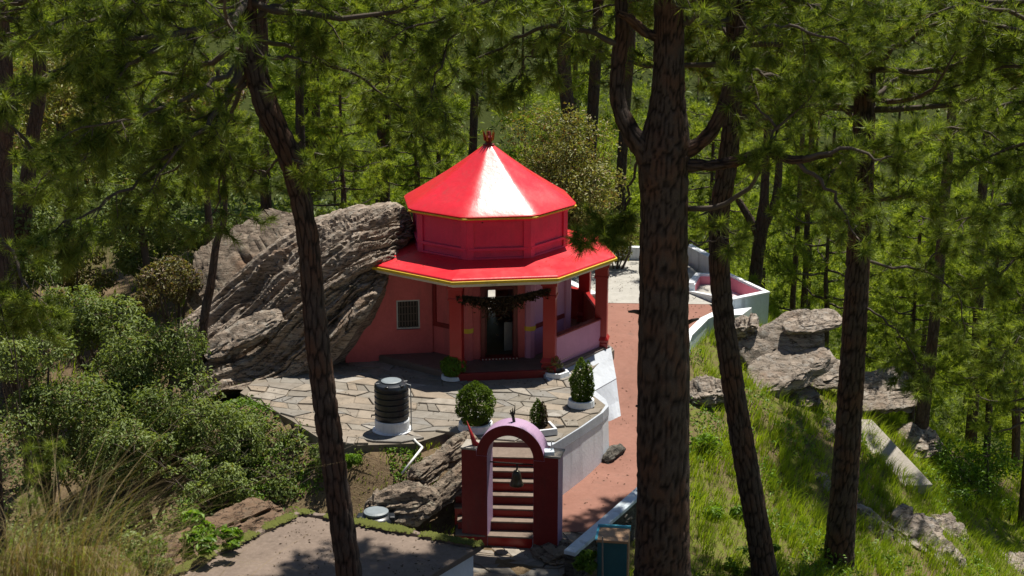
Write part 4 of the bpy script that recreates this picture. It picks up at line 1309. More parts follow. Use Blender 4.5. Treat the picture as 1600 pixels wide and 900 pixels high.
rock("rock_slab", "pale slab of rock behind the huge boulder's left shoulder", at_y(300, 470, 41.6), at_y(480, 352, 43.0), (0.1, -0.55, 0.8), 1.1, 0.36, 12, 'rockdark', amp=0.12)  # foliage shade on the slab put into its colour by the darker rock
rock("rock_bulge", "grey lens-shaped rock lying on the lower end of the huge boulder", at_y(322, 556, 37.3), at_y(440, 492, 37.6), (-0.1, -0.5, 0.85), 0.46, 0.22, 14, 'rock', amp=0.08)
rock("rock_ledge", "long brown rock ledge sloping down beside the white drain pipe", at_y(640, 752, 30.5), at_y(742, 680, 31.5), (-0.35, -0.4, 0.85), 0.34, 0.26, 15, 'rockdark', amp=0.10, power=0.8)
rock("rock_ledge", "dark lower rock ledge wedged against the stairs", at_y(672, 790, 30.0), at_y(745, 722, 30.7), (-0.3, -0.5, 0.8), 0.36, 0.26, 25, 'rockdark', amp=0.10, power=0.8)
rock("round_boulder", "rounded lichen-covered boulder between the drain pipe and the reservoir", at_y(568, 800, 29.9), at_y(692, 782, 29.9), (0, -0.3, 0.95), 0.50, 0.42, 16, 'rockdark', amp=0.13, strata=5, power=0.9)
rock("small_rock", "small dark rock at the foot of the white retaining wall", at_z(940, 726, -1.62), at_z(974, 706, -1.6), (0, -0.2, 1), 0.26, 0.30, 17, 'rubble', amp=0.10, power=0.8, nu=40, nv=36)
rock("flat_rock", "flat grey rock at the foot of the gate's right pier", at_z(835, 880, -1.85), at_z(905, 868, -1.95), (0, -0.2, 1), 0.5, 0.30, 18, 'rockdark', amp=0.10, nu=44, nv=40)
rock("earth_bank", "reddish earth bank beyond the reservoir's mossy kerb", at_y(235, 886, 28.6), at_y(430, 800, 31.0), (-0.3, -0.3, 0.9), 0.7, 0.42, 19, 'bank', cat="bank", amp=0.12, power=0.9, strata=4)
# outcrop on the right slope
OG = "outcrop of tilted slabs right of the path"
rock("outcrop_slab", "topmost broad tilted slab of the outcrop below the pink basin", at_y(1160, 566, 40.6), at_y(1278, 503, 41.0), (-0.22, -0.72, 0.66), 0.66, 0.28, 31, 'rockgrey', amp=0.09, group=OG, power=0.42, blunt=7)
rock("outcrop_slab", "pointed slab tip jutting right from the outcrop's top", at_y(1225, 515, 40.6), at_y(1312, 496, 41.0), (-0.1, -0.35, 0.9), 0.42, 0.17, 32, 'rockgrey', amp=0.06, group=OG)
rock("outcrop_slab", "thick middle slab of the outcrop with a beaked end", at_y(1170, 604, 39.7), at_y(1298, 552, 40.1), (-0.15, -0.5, 0.85), 0.62, 0.21, 33, 'rockgrey', amp=0.08, group=OG, power=0.42, blunt=7)
rock("outcrop_slab", "shaded base block under the outcrop's tilted slabs", at_y(1180, 655, 39.4), at_y(1278, 618, 39.9), (-0.1, -0.3, 0.95), 0.6, 0.48, 34, 'rockdark', amp=0.12, group=OG)  # darker rock paints in the shade of the void under the slabs
rock("outcrop_slab", "blocky rock between the path parapet and the outcrop", at_y(1150, 530, 41.4), at_y(1190, 520, 41.2), (0, -0.3, 0.95), 0.5, 0.65, 35, 'rockgrey', amp=0.10, group=OG, power=0.6)
RG = "rocks on the grassy slope"
rock("slope_rock", "low rock just behind the outcrop's right end", at_y(1262, 588, 41.0), at_y(1332, 574, 41.4), (0.1, -0.5, 0.85), 0.5, 0.2, 36, 'rockgrey', group=RG, sink=0.18)
rock("slope_rock", "broad grey rock behind the right pine trunk at mid height", at_y(1325, 612, 41.5), at_y(1432, 596, 42.0), (0.15, -0.5, 0.85), 0.75, 0.3, 37, 'rockgrey', group=RG, sink=0.18, amp=0.12)
rock("slope_rock", "narrow rock rib crossing the slope behind the right pine trunk", at_y(1265, 735, 36.0), at_y(1385, 850, 33.6), (-0.2, -0.4, 0.9), 0.42, 0.35, 38, 'rockgrey', group=RG, sink=0.18)
rock("slope_rock", "large jagged rock in the grass at lower right", at_y(1378, 800, 34.8), at_y(1505, 885, 33.4), (0.05, -0.45, 0.9), 0.65, 0.42, 39, 'rockgrey', group=RG, sink=0.18, amp=0.15)
rock("slope_rock", "small dark-tipped rock above the jagged rock at lower right", at_y(1452, 818, 35.6), at_y(1512, 838, 35.5), (0, -0.4, 0.9), 0.45, 0.28, 40, 'rockgrey', group=RG, sink=0.18, amp=0.11)
rock("slope_rock", "flat rock in the bottom right corner", at_y(1530, 892, 35.2), at_y(1630, 888, 35.2), (0, -0.3, 0.9), 0.7, 0.25, 41, 'rockgrey', group=RG, sink=0.18)
rock("slope_rock", "flat rock above the concrete slab's upper end", at_y(1405, 688, 40.4), at_y(1468, 678, 40.6), (0, -0.4, 0.9), 0.55, 0.3, 42, 'rockgrey', group=RG, sink=0.18)
rock("slope_rock", "low rock beside the concrete slab's left edge", at_y(1270, 672, 38.5), at_y(1305, 660, 38.7), (0, -0.4, 0.9), 0.4, 0.25, 43, 'rockgrey', group=RG, sink=0.18)
rock("slope_rock", "half-buried rock beside the thick pine at the path's edge", at_y(1075, 604, 37.6), at_y(1135, 596, 37.8), (0, -0.5, 0.9), 0.45, 0.22, 44, 'rockgrey', group=RG, sink=0.22)

# ------------------------------------------------------------------ foliage generators
def leaves_mesh(name, P, Nrm, size, seed, aspect=0.45, tint=None, fold=0.15):
    """a kite-shaped, folded leaf at every point"""
    r = np.random.default_rng(seed)
    n = len(P)
    d = r.normal(size=(n, 3)); d -= Nrm * (d * Nrm).sum(1, keepdims=True)
    d /= np.linalg.norm(d, axis=1, keepdims=True) + 1e-9
    s = np.cross(Nrm, d)
    L = size * r.uniform(0.6, 1.3, n)[:, None]
    w = L * aspect
    b = P - d * L * 0.5
    t = P + d * L * 0.5 - Nrm * L * 0.15
    l = P + s * w * 0.5 + Nrm * L * fold
    q = P - s * w * 0.5 + Nrm * L * fold
    V = np.stack([b, l, t, q], 1).reshape(-1, 3)
    k = np.arange(n)[:, None] * 4
    T = np.concatenate([k + np.array([[0, 2, 1]]), k + np.array([[0, 3, 2]])], 1).reshape(-1, 3)
    if tint is None: tint = r.random(n) * 0.6
    return np_mesh(name, V, T, np.repeat(tint, 4))

def clump_points(centres, radii, n, seed, shell=0.45):
    """points through ellipsoid clumps, denser near the surface; returns points, outward normals, tint per clump"""
    r = np.random.default_rng(seed)
    C = np.array(centres, float); R = np.array(radii, float)
    if R.ndim == 1: R = np.repeat(R[:, None], 3, 1)
    w = (R.prod(1) ** (2 / 3)); w = w / w.sum()
    c = r.choice(len(C), n, p=w)
    d = r.normal(size=(n, 3)); d /= np.linalg.norm(d, axis=1, keepdims=True)
    rad = (shell + (1 - shell) * r.random(n)) ** 0.7
    rad *= 1 + 0.18 * fbm(d * 2.2 + c[:, None] * 3.1, 3, seed)
    P = C[c] + d * R[c] * rad[:, None]
    nn = d * 0.7 + r.normal(size=(n, 3)) * 0.55 + np.array([0, 0, 0.45])
    nn /= np.linalg.norm(nn, axis=1, keepdims=True)
    tb = r.random(len(C)) * 0.35
    k = fbm(P * 2.6, 3, seed + 40) > -0.22
    return P[k], nn[k], np.clip(tb[c] + r.random(n) * 0.3, 0, 0.7)[k]

def shrub(name, label, cat, base, centres, radii, n, size, mat, seed, group=None, stem=True, aspect=0.45, leafname="foliage", stems=5):
    t_ = thing(name, label, cat, base, group)
    P, nn, ti = clump_points(centres, radii, n, seed)
    new_obj(leafname, leaves_mesh(leafname, P, nn, size, seed + 1, aspect, ti), M[mat], t_)
    if stem:
        rr = random.Random(seed)
        mb = MB()
        for k in range(min(stems, len(centres))):
            c = Vector(centres[k]); b = Vector(base) + Vector((rr.uniform(-0.15, 0.15), rr.uniform(-0.15, 0.15), -0.1))
            m = b.lerp(c, 0.5) + Vector((rr.uniform(-0.2, 0.2), rr.uniform(-0.2, 0.2), 0.1))
            L = (c - b).length
            mb.tube([b, m, c, c + (c - m) * 0.5], [0.02 + 0.018 * L, 0.015 + 0.012 * L, 0.015, 0.006], 6)
        for c in centres:          # bare twig ends sticking out of the leaves
            c = Vector(c)
            for q in range(3):
                d_ = Vector((rr.uniform(-1, 1), rr.uniform(-1, 0.4), rr.uniform(-0.2, 1))).normalized() * rr.uniform(0.3, 0.75)
                mb.tube([c, c + d_ * 0.6 + Vector((0, 0, 0.05)), c + d_ * 1.2], [0.012, 0.008, 0.003], 4)
        mb.build("stem", M['twig'], t_, smooth=True)
    return t_

def auto_shrub(name, label, cat, px, py, Y, wpx, hpx, n, size, mat, seed, nclump=9, group=None, aspect=0.45, depth=0.8):
    """a rounded irregular shrub filling roughly wpx x hpx pixels round (px, py) at distance Y"""
    c = at_y(px, py, Y); s = mpp(px, py, Y)
    w, h = wpx * s / 2, hpx * s / 2
    rr = random.Random(seed)
    cs, rs = [], []
    for k in range(nclump):
        while True:
            a = (rr.uniform(-1, 1), rr.uniform(-1, 1), rr.uniform(-0.9, 1))
            if a[0] ** 2 + a[1] ** 2 + a[2] ** 2 < 1: break
        f = rr.choice((0.55, 0.72, 0.8, 0.98))
        cs.append((c.x + a[0] * w * f, c.y + a[1] * w * depth * f, c.z + a[2] * h * f))
        q = rr.choice((0.22, 0.32, 0.42, 0.5)) * rr.uniform(0.9, 1.1) * min(w, h)
        rs.append((q * rr.uniform(0.9, 1.3), q, q * rr.uniform(0.75, 1.0)))
    bz = gz(c.x, c.y)
    return shrub(name, label, cat, Vector((c.x, c.y, min(bz, c.z - h * 0.7))), cs, rs, n, size, mat, seed, group, name != "leafy_plant", aspect)

# ------------------------------------------------------------------ clipped shrubs in their planters
def ring_planter(label, c, r, h, seg=20, sides=None):
    t_ = thing("planter", label, "planter", c)
    n = sides or seg
    a0 = math.pi / n + 0.3
    def rg(R, z): return [(c.x + R * math.cos(2 * math.pi * i / n + a0), c.y + R * math.sin(2 * math.pi * i / n + a0), c.z + z) for i in range(n)]
    MB().rings([rg(r * 1.05, -0.02), rg(r, h), rg(r * 0.80, h), rg(r * 0.78, h - 0.06)]).build("rim", M['white'], t_, bevel=0.01)
    MB().rings([rg(r * 0.775, h - 0.12), rg(r * 0.775, h - 0.05)]).build("soil", M['soil'], t_)
    return t_
def clipped(label, base, prof, n, size, seed, mat='topiary', group=None, lean=0.0, cat="shrub"):
    """upright sprays on a body of revolution; prof: radius by height"""
    t_ = thing("clipped_shrub", label, cat, base)
    r = np.random.default_rng(seed)
    zs = np.array([p[1] for p in prof]); rs = np.array([p[0] for p in prof])
    z = zs[0] + (zs[-1] - zs[0]) * r.random(n * 2)
    keep = r.random(n * 2) < np.interp(z, zs, rs) / rs.max()
    z = z[keep][:n]
    a = r.random(len(z)) * 2 * np.pi
    R = np.interp(z, zs, rs)
    bump_ = 1 + 0.14 * fbm(np.c_[np.cos(a) * 2.2, np.sin(a) * 2.2, z * 5], 3, seed) * 2.8
    rad = R * bump_ * (0.55 + 0.45 * r.random(len(z)) ** 0.5)
    P = np.c_[base.x + rad * np.cos(a), base.y + rad * np.sin(a), base.z + z]
    N = np.c_[np.cos(a), np.sin(a), 0.25 + r.normal(size=len(z)) * 0.4] + r.normal(size=(len(z), 3)) * 0.5
    N /= np.linalg.norm(N, axis=1, keepdims=True)
    ti = np.clip(0.15 + 0.3 * r.random(len(z)) + 0.25 * fbm(P * 6, 3, seed + 4), 0, 0.7)
    new_obj("foliage", leaves_mesh("foliage", P, N, size, seed, 0.4, ti), M[mat], t_)
    MB().tube([base + Vector((0, 0, -0.1)), base + Vector((0, 0, zs[-1] * 0.7))], [0.035, 0.015], 6).build("stem", M['twig'], t_)
    return t_
TT = TZ + 0.03
p1 = at_z(743, 671, TT); p1.y += 0.10
ring_planter("round white planter under the large clipped shrub", p1, 0.42, 0.16)
clipped("large egg-shaped clipped green shrub behind the gate's left pier", p1 + Vector((0, 0, 0.10)), [(0.12, 0.0), (0.36, 0.14), (0.48, 0.38), (0.46, 0.66), (0.34, 0.92), (0.16, 1.06), (0.02, 1.12)], 5200, 0.075, 71)
p2 = at_z(908, 632, TT)
ring_planter("white planter under the twin-peaked conical shrub at the terrace corner", p2, 0.34, 0.15)
clipped("dark conical shrub with two peaks at the terrace corner", p2 + Vector((-0.02, 0, 0.08)), [(0.10, 0.0), (0.26, 0.15), (0.31, 0.42), (0.25, 0.75), (0.14, 1.02), (0.02, 1.20)], 2600, 0.07, 72)
t_ = clipped("slender brown-edged twin leaning on the conical shrub at the corner", p2 + Vector((0.17, -0.05, 0.08)), [(0.06, 0.0), (0.14, 0.2), (0.16, 0.5), (0.12, 0.85), (0.02, 1.15)], 1100, 0.065, 73, 'topiary')
p3 = at_z(842, 672, TT)
ring_planter("square white planter beside the top of the stairs", at_z(848, 676, TT) + Vector((0, 0.1, 0)), 0.40, 0.14, sides=4)
clipped("small half-dry conical shrub beside the top of the stairs", p3 + Vector((-0.03, 0.1, 0.05)), [(0.08, 0.0), (0.18, 0.12), (0.20, 0.30), (0.13, 0.55), (0.02, 0.75)], 1300, 0.06, 74)
t_ = clipped("dry brown half of the small conical shrub by the stairs", p3 + Vector((0.09, 0.06, 0.05)), [(0.06, 0.0), (0.14, 0.12), (0.15, 0.30), (0.10, 0.5), (0.02, 0.68)], 700, 0.06, 75, 'topbrown')
p4 = at_z(707, 590, TT)
ring_planter("low grey planter under the bright round shrub by the left pillar", p4, 0.30, 0.09)
clipped("small bright green round shrub before the shrine's left pillar", p4 + Vector((0.02, 0, 0.05)), [(0.12, 0.0), (0.32, 0.12), (0.36, 0.28), (0.26, 0.46), (0.08, 0.58), (0.02, 0.62)], 2400, 0.08, 76, 'fresh')
p5 = at_z(868, 585, TT)
ring_planter("six-sided white planter at the foot of the front right pillar", p5, 0.38, 0.12, sides=6)
shrub("potted_plant", "small sparse plant in the six-sided planter", "plant", p5 + Vector((0, 0, 0.06)), [(p5.x - 0.02, p5.y, p5.z + 0.36), (p5.x - 0.15, p5.y - 0.1, p5.z + 0.15), (p5.x + 0.1, p5.y, p5.z + 0.28)], [0.16, 0.12, 0.12], 330, 0.07, 'olive', 77)

# dry leaf garland tied between the two front pillars
ga, gb = octp(2, 3.36, 2.18), octp(1, 3.36, 2.30)
gl = thing("leaf_garland", "dry brown leaf garland strung between the shrine's front pillars", "garland", ga)
rr = np.random.default_rng(8)
n = 2600
t = rr.random(n)
thick = 0.09 + 0.22 * np.exp(-((t - 0.45) / 0.18) ** 2) + 0.05 * np.sin(t * 25) ** 2
Pg = np.array(ga) + (np.array(gb) - np.array(ga)) * t[:, None]
Pg[:, 2] += -0.16 * np.sin(t * np.pi) - np.abs(rr.normal(0, 1, n)) * thick * 0.8
Pg[:, 1] += rr.normal(0, 0.05, n) - 0.15
Ng = rr.normal(size=(n, 3)); Ng /= np.linalg.norm(Ng, axis=1, keepdims=True)
new_obj("leaves", leaves_mesh("leaves", Pg, Ng, 0.11, 9, 0.4), M['dryleaf'], gl)
MB().tube([ga + Vector((0, -0.15, 0.02)), ga.lerp(gb, 0.3) + Vector((0, -0.15, -0.12)), ga.lerp(gb, 0.6) + Vector((0, -0.15, -0.14)), gb + Vector((0, -0.15, 0.0))], 0.012, 5).build("string", M['twig'], gl)

# ------------------------------------------------------------------ shrubs
LS = "grey-green shrubs on the left bank"
def sh(label, px, py, Y, w, h, n, size, mat, seed, nc=10, group=LS, name="shrub", cat="shrub", **k):
    auto_shrub(name, label, cat, px, py, Y, w, h, n, size, mat, seed, nc, group, **k)
sh("grey-green shrub drooping over the terrace's left edge", 425, 712, 33.0, 160, 100, 4200, 0.12, 'sage', 101, 12, aspect=0.34)
sh("grey-green shrub beside the lower end of the huge boulder", 245, 575, 35.3, 185, 180, 6500, 0.12, 'sage', 102, 12, aspect=0.34)
sh("grey-green shrub between the earth bank and the terrace corner", 345, 690, 33.2, 180, 150, 6000, 0.12, 'sage', 103, 12, aspect=0.34)
sh("grey-green shrub on the bank just above the earth bank", 450, 750, 32.0, 140, 90, 3200, 0.11, 'sage', 104, 9, aspect=0.34)
sh("broad grey-green shrub in the middle of the left bank", 200, 600, 35.0, 220, 190, 6500, 0.13, 'sage', 105, 12, aspect=0.36)
sh("dark shrub in the shaded hollow behind the dry grass", 230, 720, 32.0, 210, 150, 5200, 0.12, 'sage', 106, 10, aspect=0.4)
sh("shrub at the left picture edge above the pine seedling", 60, 610, 33.5, 190, 190, 6000, 0.13, 'sage', 107, 11, aspect=0.4)
sh("tall shrub behind the bank under the left pines", 150, 480, 39.0, 260, 150, 6500, 0.14, 'sage', 108, 12, aspect=0.4)
sh("shrub against the pale rock slab left of the boulder", 270, 440, 41.5, 150, 120, 3600, 0.13, 'brownleaf', 109, 9, aspect=0.4)
sh("small shrub spilling below the tank's terrace edge", 556, 712, 31.2, 70, 34, 1100, 0.09, 'fresh', 110, 6, None, "leafy_plant", "plant")
sh("low grey-green shrub filling the hollow below the bank", 130, 700, 33.0, 220, 170, 5200, 0.12, 'sage', 121, 12, aspect=0.36)
sh("grey-green shrub hanging over the earth bank's upper end", 330, 755, 31.6, 170, 100, 3600, 0.11, 'sage', 122, 10, aspect=0.36)
sh("grey-green shrub against the terrace's left corner", 385, 690, 33.6, 150, 90, 3400, 0.11, 'sage', 123, 10, aspect=0.34)
sh("small shrub under the terrace edge left of the tank", 515, 715, 31.6, 90, 60, 1600, 0.10, 'sage', 124, 8, aspect=0.36)
sh("shrub in the shade behind the leftmost seedling", 30, 540, 35.5, 160, 140, 4200, 0.12, 'sage', 125, 10, aspect=0.36)
sh("dense shrub between the left bank and the boulder's lower end", 250, 660, 34.2, 170, 150, 5200, 0.12, 'sage', 126, 11, aspect=0.34)
sh("tall shrub on the rise behind the pale rock slab", 235, 395, 45.0, 190, 130, 4200, 0.15, 'sage', 127, 11, aspect=0.4)
sh("olive shrub under the dark pines at far left", 110, 420, 44.0, 200, 120, 4200, 0.15, 'olive', 128, 11, aspect=0.4)
sh("shaded shrub behind the boulder's left shoulder", 330, 385, 47.0, 150, 110, 3200, 0.15, 'sage', 129, 9, aspect=0.4)
sh("bright green leafy plant by the reservoir's mossy kerb", 300, 845, 27.4, 150, 90, 1500, 0.17, 'fresh', 111, 9, None, "leafy_plant", "plant", aspect=0.55)
sh("dark weeds at the reservoir's near left edge", 215, 880, 26.0, 150, 90, 1600, 0.12, 'sage', 112, 8, None, "leafy_plant", "plant", aspect=0.5)
sh("rounded olive-leaved bush rising behind the shrine roof", 885, 300, 49.5, 225, 225, 21000, 0.13, 'olive', 113, 34, None, "bush", "bush", aspect=0.5)
sh("low olive bush at the right foot of the rounded bush", 965, 370, 49.0, 90, 90, 2600, 0.13, 'olive', 114, 8, None, "bush", "bush", aspect=0.5)
sh("fresh green weeds beside the thick pine's foot", 1105, 800, 32.5, 110, 60, 1500, 0.12, 'fresh', 115, 9, None, "leafy_plant", "plant", aspect=0.5)
sh("dark leafy weeds at the foot of the leaning pine", 1185, 866, 30.2, 150, 60, 1700, 0.11, 'fresh', 116, 9, None, "leafy_plant", "plant", aspect=0.5)
sh("tall weeds just right of the thick pine's trunk", 1100, 700, 35.0, 70, 60, 900, 0.11, 'fresh', 117, 7, None, "leafy_plant", "plant", aspect=0.4)
sh("weeds growing round the teal cabinet", 915, 880, 27.0, 80, 50, 900, 0.09, 'fresh', 118, 6, None, "leafy_plant", "plant")
sh("shrub on the valley side at the right picture edge", 1540, 760, 40.0, 200, 160, 4200, 0.13, 'fresh', 119, 10, None, aspect=0.4)
sh("yellow-green shrub below the concrete slab's lower end", 1490, 800, 38.5, 120, 90, 2400, 0.12, 'fresh', 120, 8, None, aspect=0.4)

# ------------------------------------------------------------------ broadleaf trees in the upper left
def broad_tree(label, px, py, Y, wpx, hpx, n, mat, seed, nc=16):
    c = at_y(px, py, Y); s = mpp(px, py, Y); w, h = wpx * s / 2, hpx * s / 2
    rr = random.Random(seed)
    b = Vector((c.x + rr.uniform(-0.5, 0.5), c.y, gz(c.x, c.y) - 0.2))
    t_ = thing("broadleaf_tree", label, "tree", b, "broadleaf trees in the upper left")
    cs, rs = [], []
    for k in range(nc):
        while True:
            a = (rr.uniform(-1, 1), rr.uniform(-1, 1), rr.uniform(-1, 1))
            if sum(x * x for x in a) < 1: break
        cs.append((c.x + a[0] * w * 0.75, c.y + a[1] * w * 0.75, c.z + a[2] * h * 0.75))
        q = rr.uniform(0.28, 0.42) * min(w, h)
        rs.append((q * 1.2, q * 1.1, q * 0.8))
    P, nn, ti = clump_points(cs, rs, n, seed)
    new_obj("crown", leaves_mesh("crown", P, nn, 0.16, seed + 1, 0.45, ti), M[mat], t_)
    mb = MB()
    f = Vector((c.x, c.y, c.z - h * 0.55))
    mb.tube([b, b.lerp(f, 0.5) + Vector((0.15, 0, 0)), f, Vector(c)], [0.16, 0.13, 0.10, 0.05], 8)
    for k in range(8):
        e = Vector(cs[k]); m_ = f.lerp(e, 0.5) + Vector((0, 0, 0.25))
        mb.tube([f, m_, e], [0.07, 0.045, 0.012], 6)
    mb.build("trunk", M['twig'], t_, smooth=True)
broad_tree("brownish broadleaf tree beside the leaning left pine's trunk", 315, 190, 46, 170, 230, 9000, 'brownleaf', 131)
broad_tree("pale green broadleaf tree at the upper left edge", 90, 190, 45, 260, 260, 12000, 'olive', 132, 20)
broad_tree("broadleaf tree between the two upper left trees, half shaded", 215, 300, 44, 190, 170, 8000, 'sage', 133)
broad_tree("dark broadleaf tree at the left edge above the shrubs", 20, 380, 42, 200, 190, 8000, 'sage', 134)

# ------------------------------------------------------------------ pines
def needles(P, D, n, L, w, seed, spread=0.9):
    """bursts of thin needles: one triangle each; P tips, D shoot directions"""
    r = np.random.default_rng(seed)
    P, D = np.asarray(P, float), np.asarray(D, float)
    D = D / (np.linalg.norm(D, axis=1, keepdims=True) + 1e-9)
    m = len(P)
    sc = r.uniform(0.7, 1.2, m)
    d = D[:, None] * r.uniform(0.1, 1.0, (m, n))[..., None] + r.normal(size=(m, n, 3)) * spread * 0.62
    d /= np.linalg.norm(d, axis=2, keepdims=True)
    d[..., 2] -= 0.12
    ln = (L * sc)[:, None, None] * r.uniform(0.7, 1.1, (m, n, 1))
    root = P[:, None] - D[:, None] * (L * 0.5 * r.random((m, n)))[..., None]
    side = np.cross(d, r.normal(size=(m, n, 3)))
    side /= np.linalg.norm(side, axis=2, keepdims=True) + 1e-9
    a = root + side * w * 0.5
    b = root - side * w * 0.5
    t = root + d * ln
    V = np.stack([a, b, t], 2).reshape(-1, 3)
    T = np.arange(len(V)).reshape(-1, 3)
    tint = np.repeat(r.random(m) * 0.62, n * 3)
    return V, T, tint

class Pine:
    def __init__(s, seed):
        s.rng = random.Random(seed); s.seed = seed
        s.wood = MB(); s.P = []; s.D = []
    def tuft(s, p, d):
        s.P.append(tuple(p)); s.D.append(tuple(d))
    def twig(s, p, d, L, r, sub=2, droop=0.0, dens=1.0):
        g = s.rng
        pts = [Vector(p)]
        d = d.normalized()
        for k in range(4):
            d = (d + Vector((g.uniform(-0.3, 0.3), g.uniform(-0.3, 0.3), g.uniform(-0.25, 0.3) + (0.22 if k > 1 else -droop)))).normalized()
            pts.append(pts[-1] + d * L / 4)
        s.wood.tube(pts, [r, r * 0.85, r * 0.7, r * 0.5, r * 0.35], 3)
        s.tuft(pts[-1] + d * 0.05, d)
        for k in (3, 2, 4):
            if g.random() < 0.62 * dens:
                q = pts[k].lerp(pts[k - 1], g.random())
                dd = (pts[k] - pts[k - 1]).normalized() + Vector((g.uniform(-0.7, 0.7), g.uniform(-0.7, 0.7), g.uniform(-0.1, 0.7)))
                s.tuft(q + dd.normalized() * 0.10, dd)
        if sub > 0:
            for k in range(sub):
                i = g.choice((1, 2, 3))
                dd = (pts[i] - pts[i - 1]).normalized() * 0.7 + Vector((g.uniform(-0.8, 0.8), g.uniform(-0.8, 0.8), g.uniform(-0.35, 0.5)))
                s.twig(pts[i], dd, L * g.uniform(0.45, 0.7), r * 0.6, 0, droop, dens)
    def branch(s, pts, r0, r1, nsub=8, Ls=1.1, start=0.25, droop=0.0, dens=1.0, n=14, sub=2):
        g = s.rng
        R = resample([tuple(p) for p in pts], n)
        j = 0.05
        for i in range(1, n):
            R[i] += np.array([g.uniform(-j, j), g.uniform(-j, j), g.uniform(-j, j)])
        rad = [r0 + (r1 - r0) * (i / (n - 1)) ** 0.8 for i in range(n)]
        s.wood.tube([Vector(p) for p in R], rad, 6)
        for k in range(nsub):
            t = start + (1 - start) * (k + g.random()) / nsub
            i = min(int(t * (n - 1)), n - 2)
            p = Vector(R[i]).lerp(Vector(R[i + 1]), t * (n - 1) - i)
            tg = (Vector(R[i + 1]) - Vector(R[i])).normalized()
            dd = tg * g.uniform(0.2, 0.9) + Vector((g.uniform(-1, 1), g.uniform(-1, 1), g.uniform(-0.5, 0.6) - droop))
            s.twig(p, dd, Ls * g.uniform(0.55, 1.1), max(0.010, rad[i] * 0.35), sub, droop, dens)
        s.twig(Vector(R[-1]), Vector(R[-1] - R[-2]), Ls * 0.7, r1, sub, droop, dens)
    def crown(s, axis, nb, Rmax, r0=0.06, Ls=1.1, nsub=7, lo=0.0, flat=0.0, taper=0.55, droop=0.05, dens=1.0, avoid=None):
        """whorled limbs along axis (list of Vectors, bottom to top)"""
        g = s.rng
        A = resample([tuple(p) for p in axis], 40)
        for k in range(nb):
            t = lo + (1 - lo) * (k + g.random() * 0.8) / nb
            p = Vector(A[min(int(t * 39), 39)])
            az = k * 2.39996 + g.uniform(-0.5, 0.5)
            L = Rmax * (1 - taper * t) * g.uniform(0.65, 1.1)
            d = Vector((math.cos(az), math.sin(az), g.uniform(-0.15, 0.2)))
            pts = [p, p + d * L * 0.4 + Vector((0, 0, -0.04 * L)), p + d * L * 0.75 + Vector((g.uniform(-0.2, 0.2), g.uniform(-0.2, 0.2), 0.0)), p + d * L + Vector((0, 0, 0.14 * L))]
            if avoid and avoid(pts[2], pts[3]): continue
            s.branch(pts, r0 * (1 - 0.5 * t), 0.018, nsub, Ls * (0.7 + 0.3 * (1 - t)), 0.3, droop, dens, 8, 1)
    def foliage(s, n, L, w):
        V, T, ti = needles(s.P, s.D, n, L, w, s.seed)
        return np_mesh("crown", V, T, ti)

def worley(U, W, nu, seed):
    """F2 - F1 over a jittered lattice that wraps in U (0..nu)"""
    iu, iw = np.floor(U), np.floor(W)
    f1 = np.full(U.shape, 9.0); f2 = np.full(U.shape, 9.0)
    for a in (-1, 0, 1):
        for b in (-1, 0, 1):
            cu, cw = iu + a, iw + b
            k = np.mod(cu, nu) * 57.0 + cw * 131.0
            du = cu + 0.1 + 0.8 * hash01(k, seed) - U
            dw = cw + 0.1 + 0.8 * hash01(k, seed + 1.7) - W
            d = np.sqrt(du * du + dw * dw)
            f2 = np.where(d < f1, f1, np.minimum(f2, d))
            f1 = np.minimum(f1, d)
    return f2 - f1

def trunk_mesh(rows, seg=28, step=0.16, rough=0.03, seed=0, plates=False):
    """rows (x, y, z, radius) from top to bottom"""
    R = np.array(rows, float)
    Lt = np.linalg.norm(np.diff(R[:, :3], axis=0), axis=1).sum()
    n = max(8, int(Lt / step))
    Q = resample(rows, n)
    tg = np.gradient(Q[:, :3], axis=0); tg /= np.linalg.norm(tg, axis=1, keepdims=True)
    a = np.cross(tg, np.array([0.0, 1.0, 0.05])); a /= np.linalg.norm(a, axis=1, keepdims=True)
    b = np.cross(tg, a)
    th = np.linspace(0, 2 * np.pi, seg, endpoint=False)
    rad = Q[:, 3][:, None] * np.ones(seg)[None]
    ring = a[:, None] * np.cos(th)[None, :, None] + b[:, None] * np.sin(th)[None, :, None]
    P0 = Q[:, None, :3] + ring * rad[..., None]
    nz = fbm((P0 * np.array([5, 5, 1.8])).reshape(-1, 3), 4, seed).reshape(rad.shape)
    nb_ = fbm((P0 * np.array([1, 1, 0.7])).reshape(-1, 3), 3, seed + 5).reshape(rad.shape)
    tint = None
    if plates:
        arc = np.r_[0, np.cumsum(np.linalg.norm(np.diff(Q[:, :3], axis=0), axis=1))]
        nu = max(8, int(2 * np.pi * Q[:, 3].max() / 0.165))
        U_ = (th / (2 * np.pi) * nu)[None] + 0.5 * nz
        W_ = (arc / 0.40)[:, None] + 0.5 * fbm((P0 * 3).reshape(-1, 3), 3, seed + 9).reshape(rad.shape)
        e = np.clip(worley(U_, W_, nu, seed + 2.0) / 0.34, 0, 1)
        e2 = np.clip(worley(U_ * 2 + 0.3, W_ * 2.2, nu * 2, seed + 7.0) / 0.30, 0, 1)
        pl = e * (0.6 + 0.4 * e2)
        rad = rad + 0.032 * (pl - 0.7)
        tint = pl.ravel()
    P = Q[:, None, :3] + ring * (rad * (1 + 0.07 * nb_) + rough * nz)[..., None]
    I = np.arange(n * seg).reshape(n, seg)
    q = np.stack([I[:-1], np.roll(I[:-1], -1, 1), np.roll(I[1:], -1, 1), I[1:]], -1).reshape(-1, 4)
    return np_mesh("trunk", P.reshape(-1, 3), q, tint)

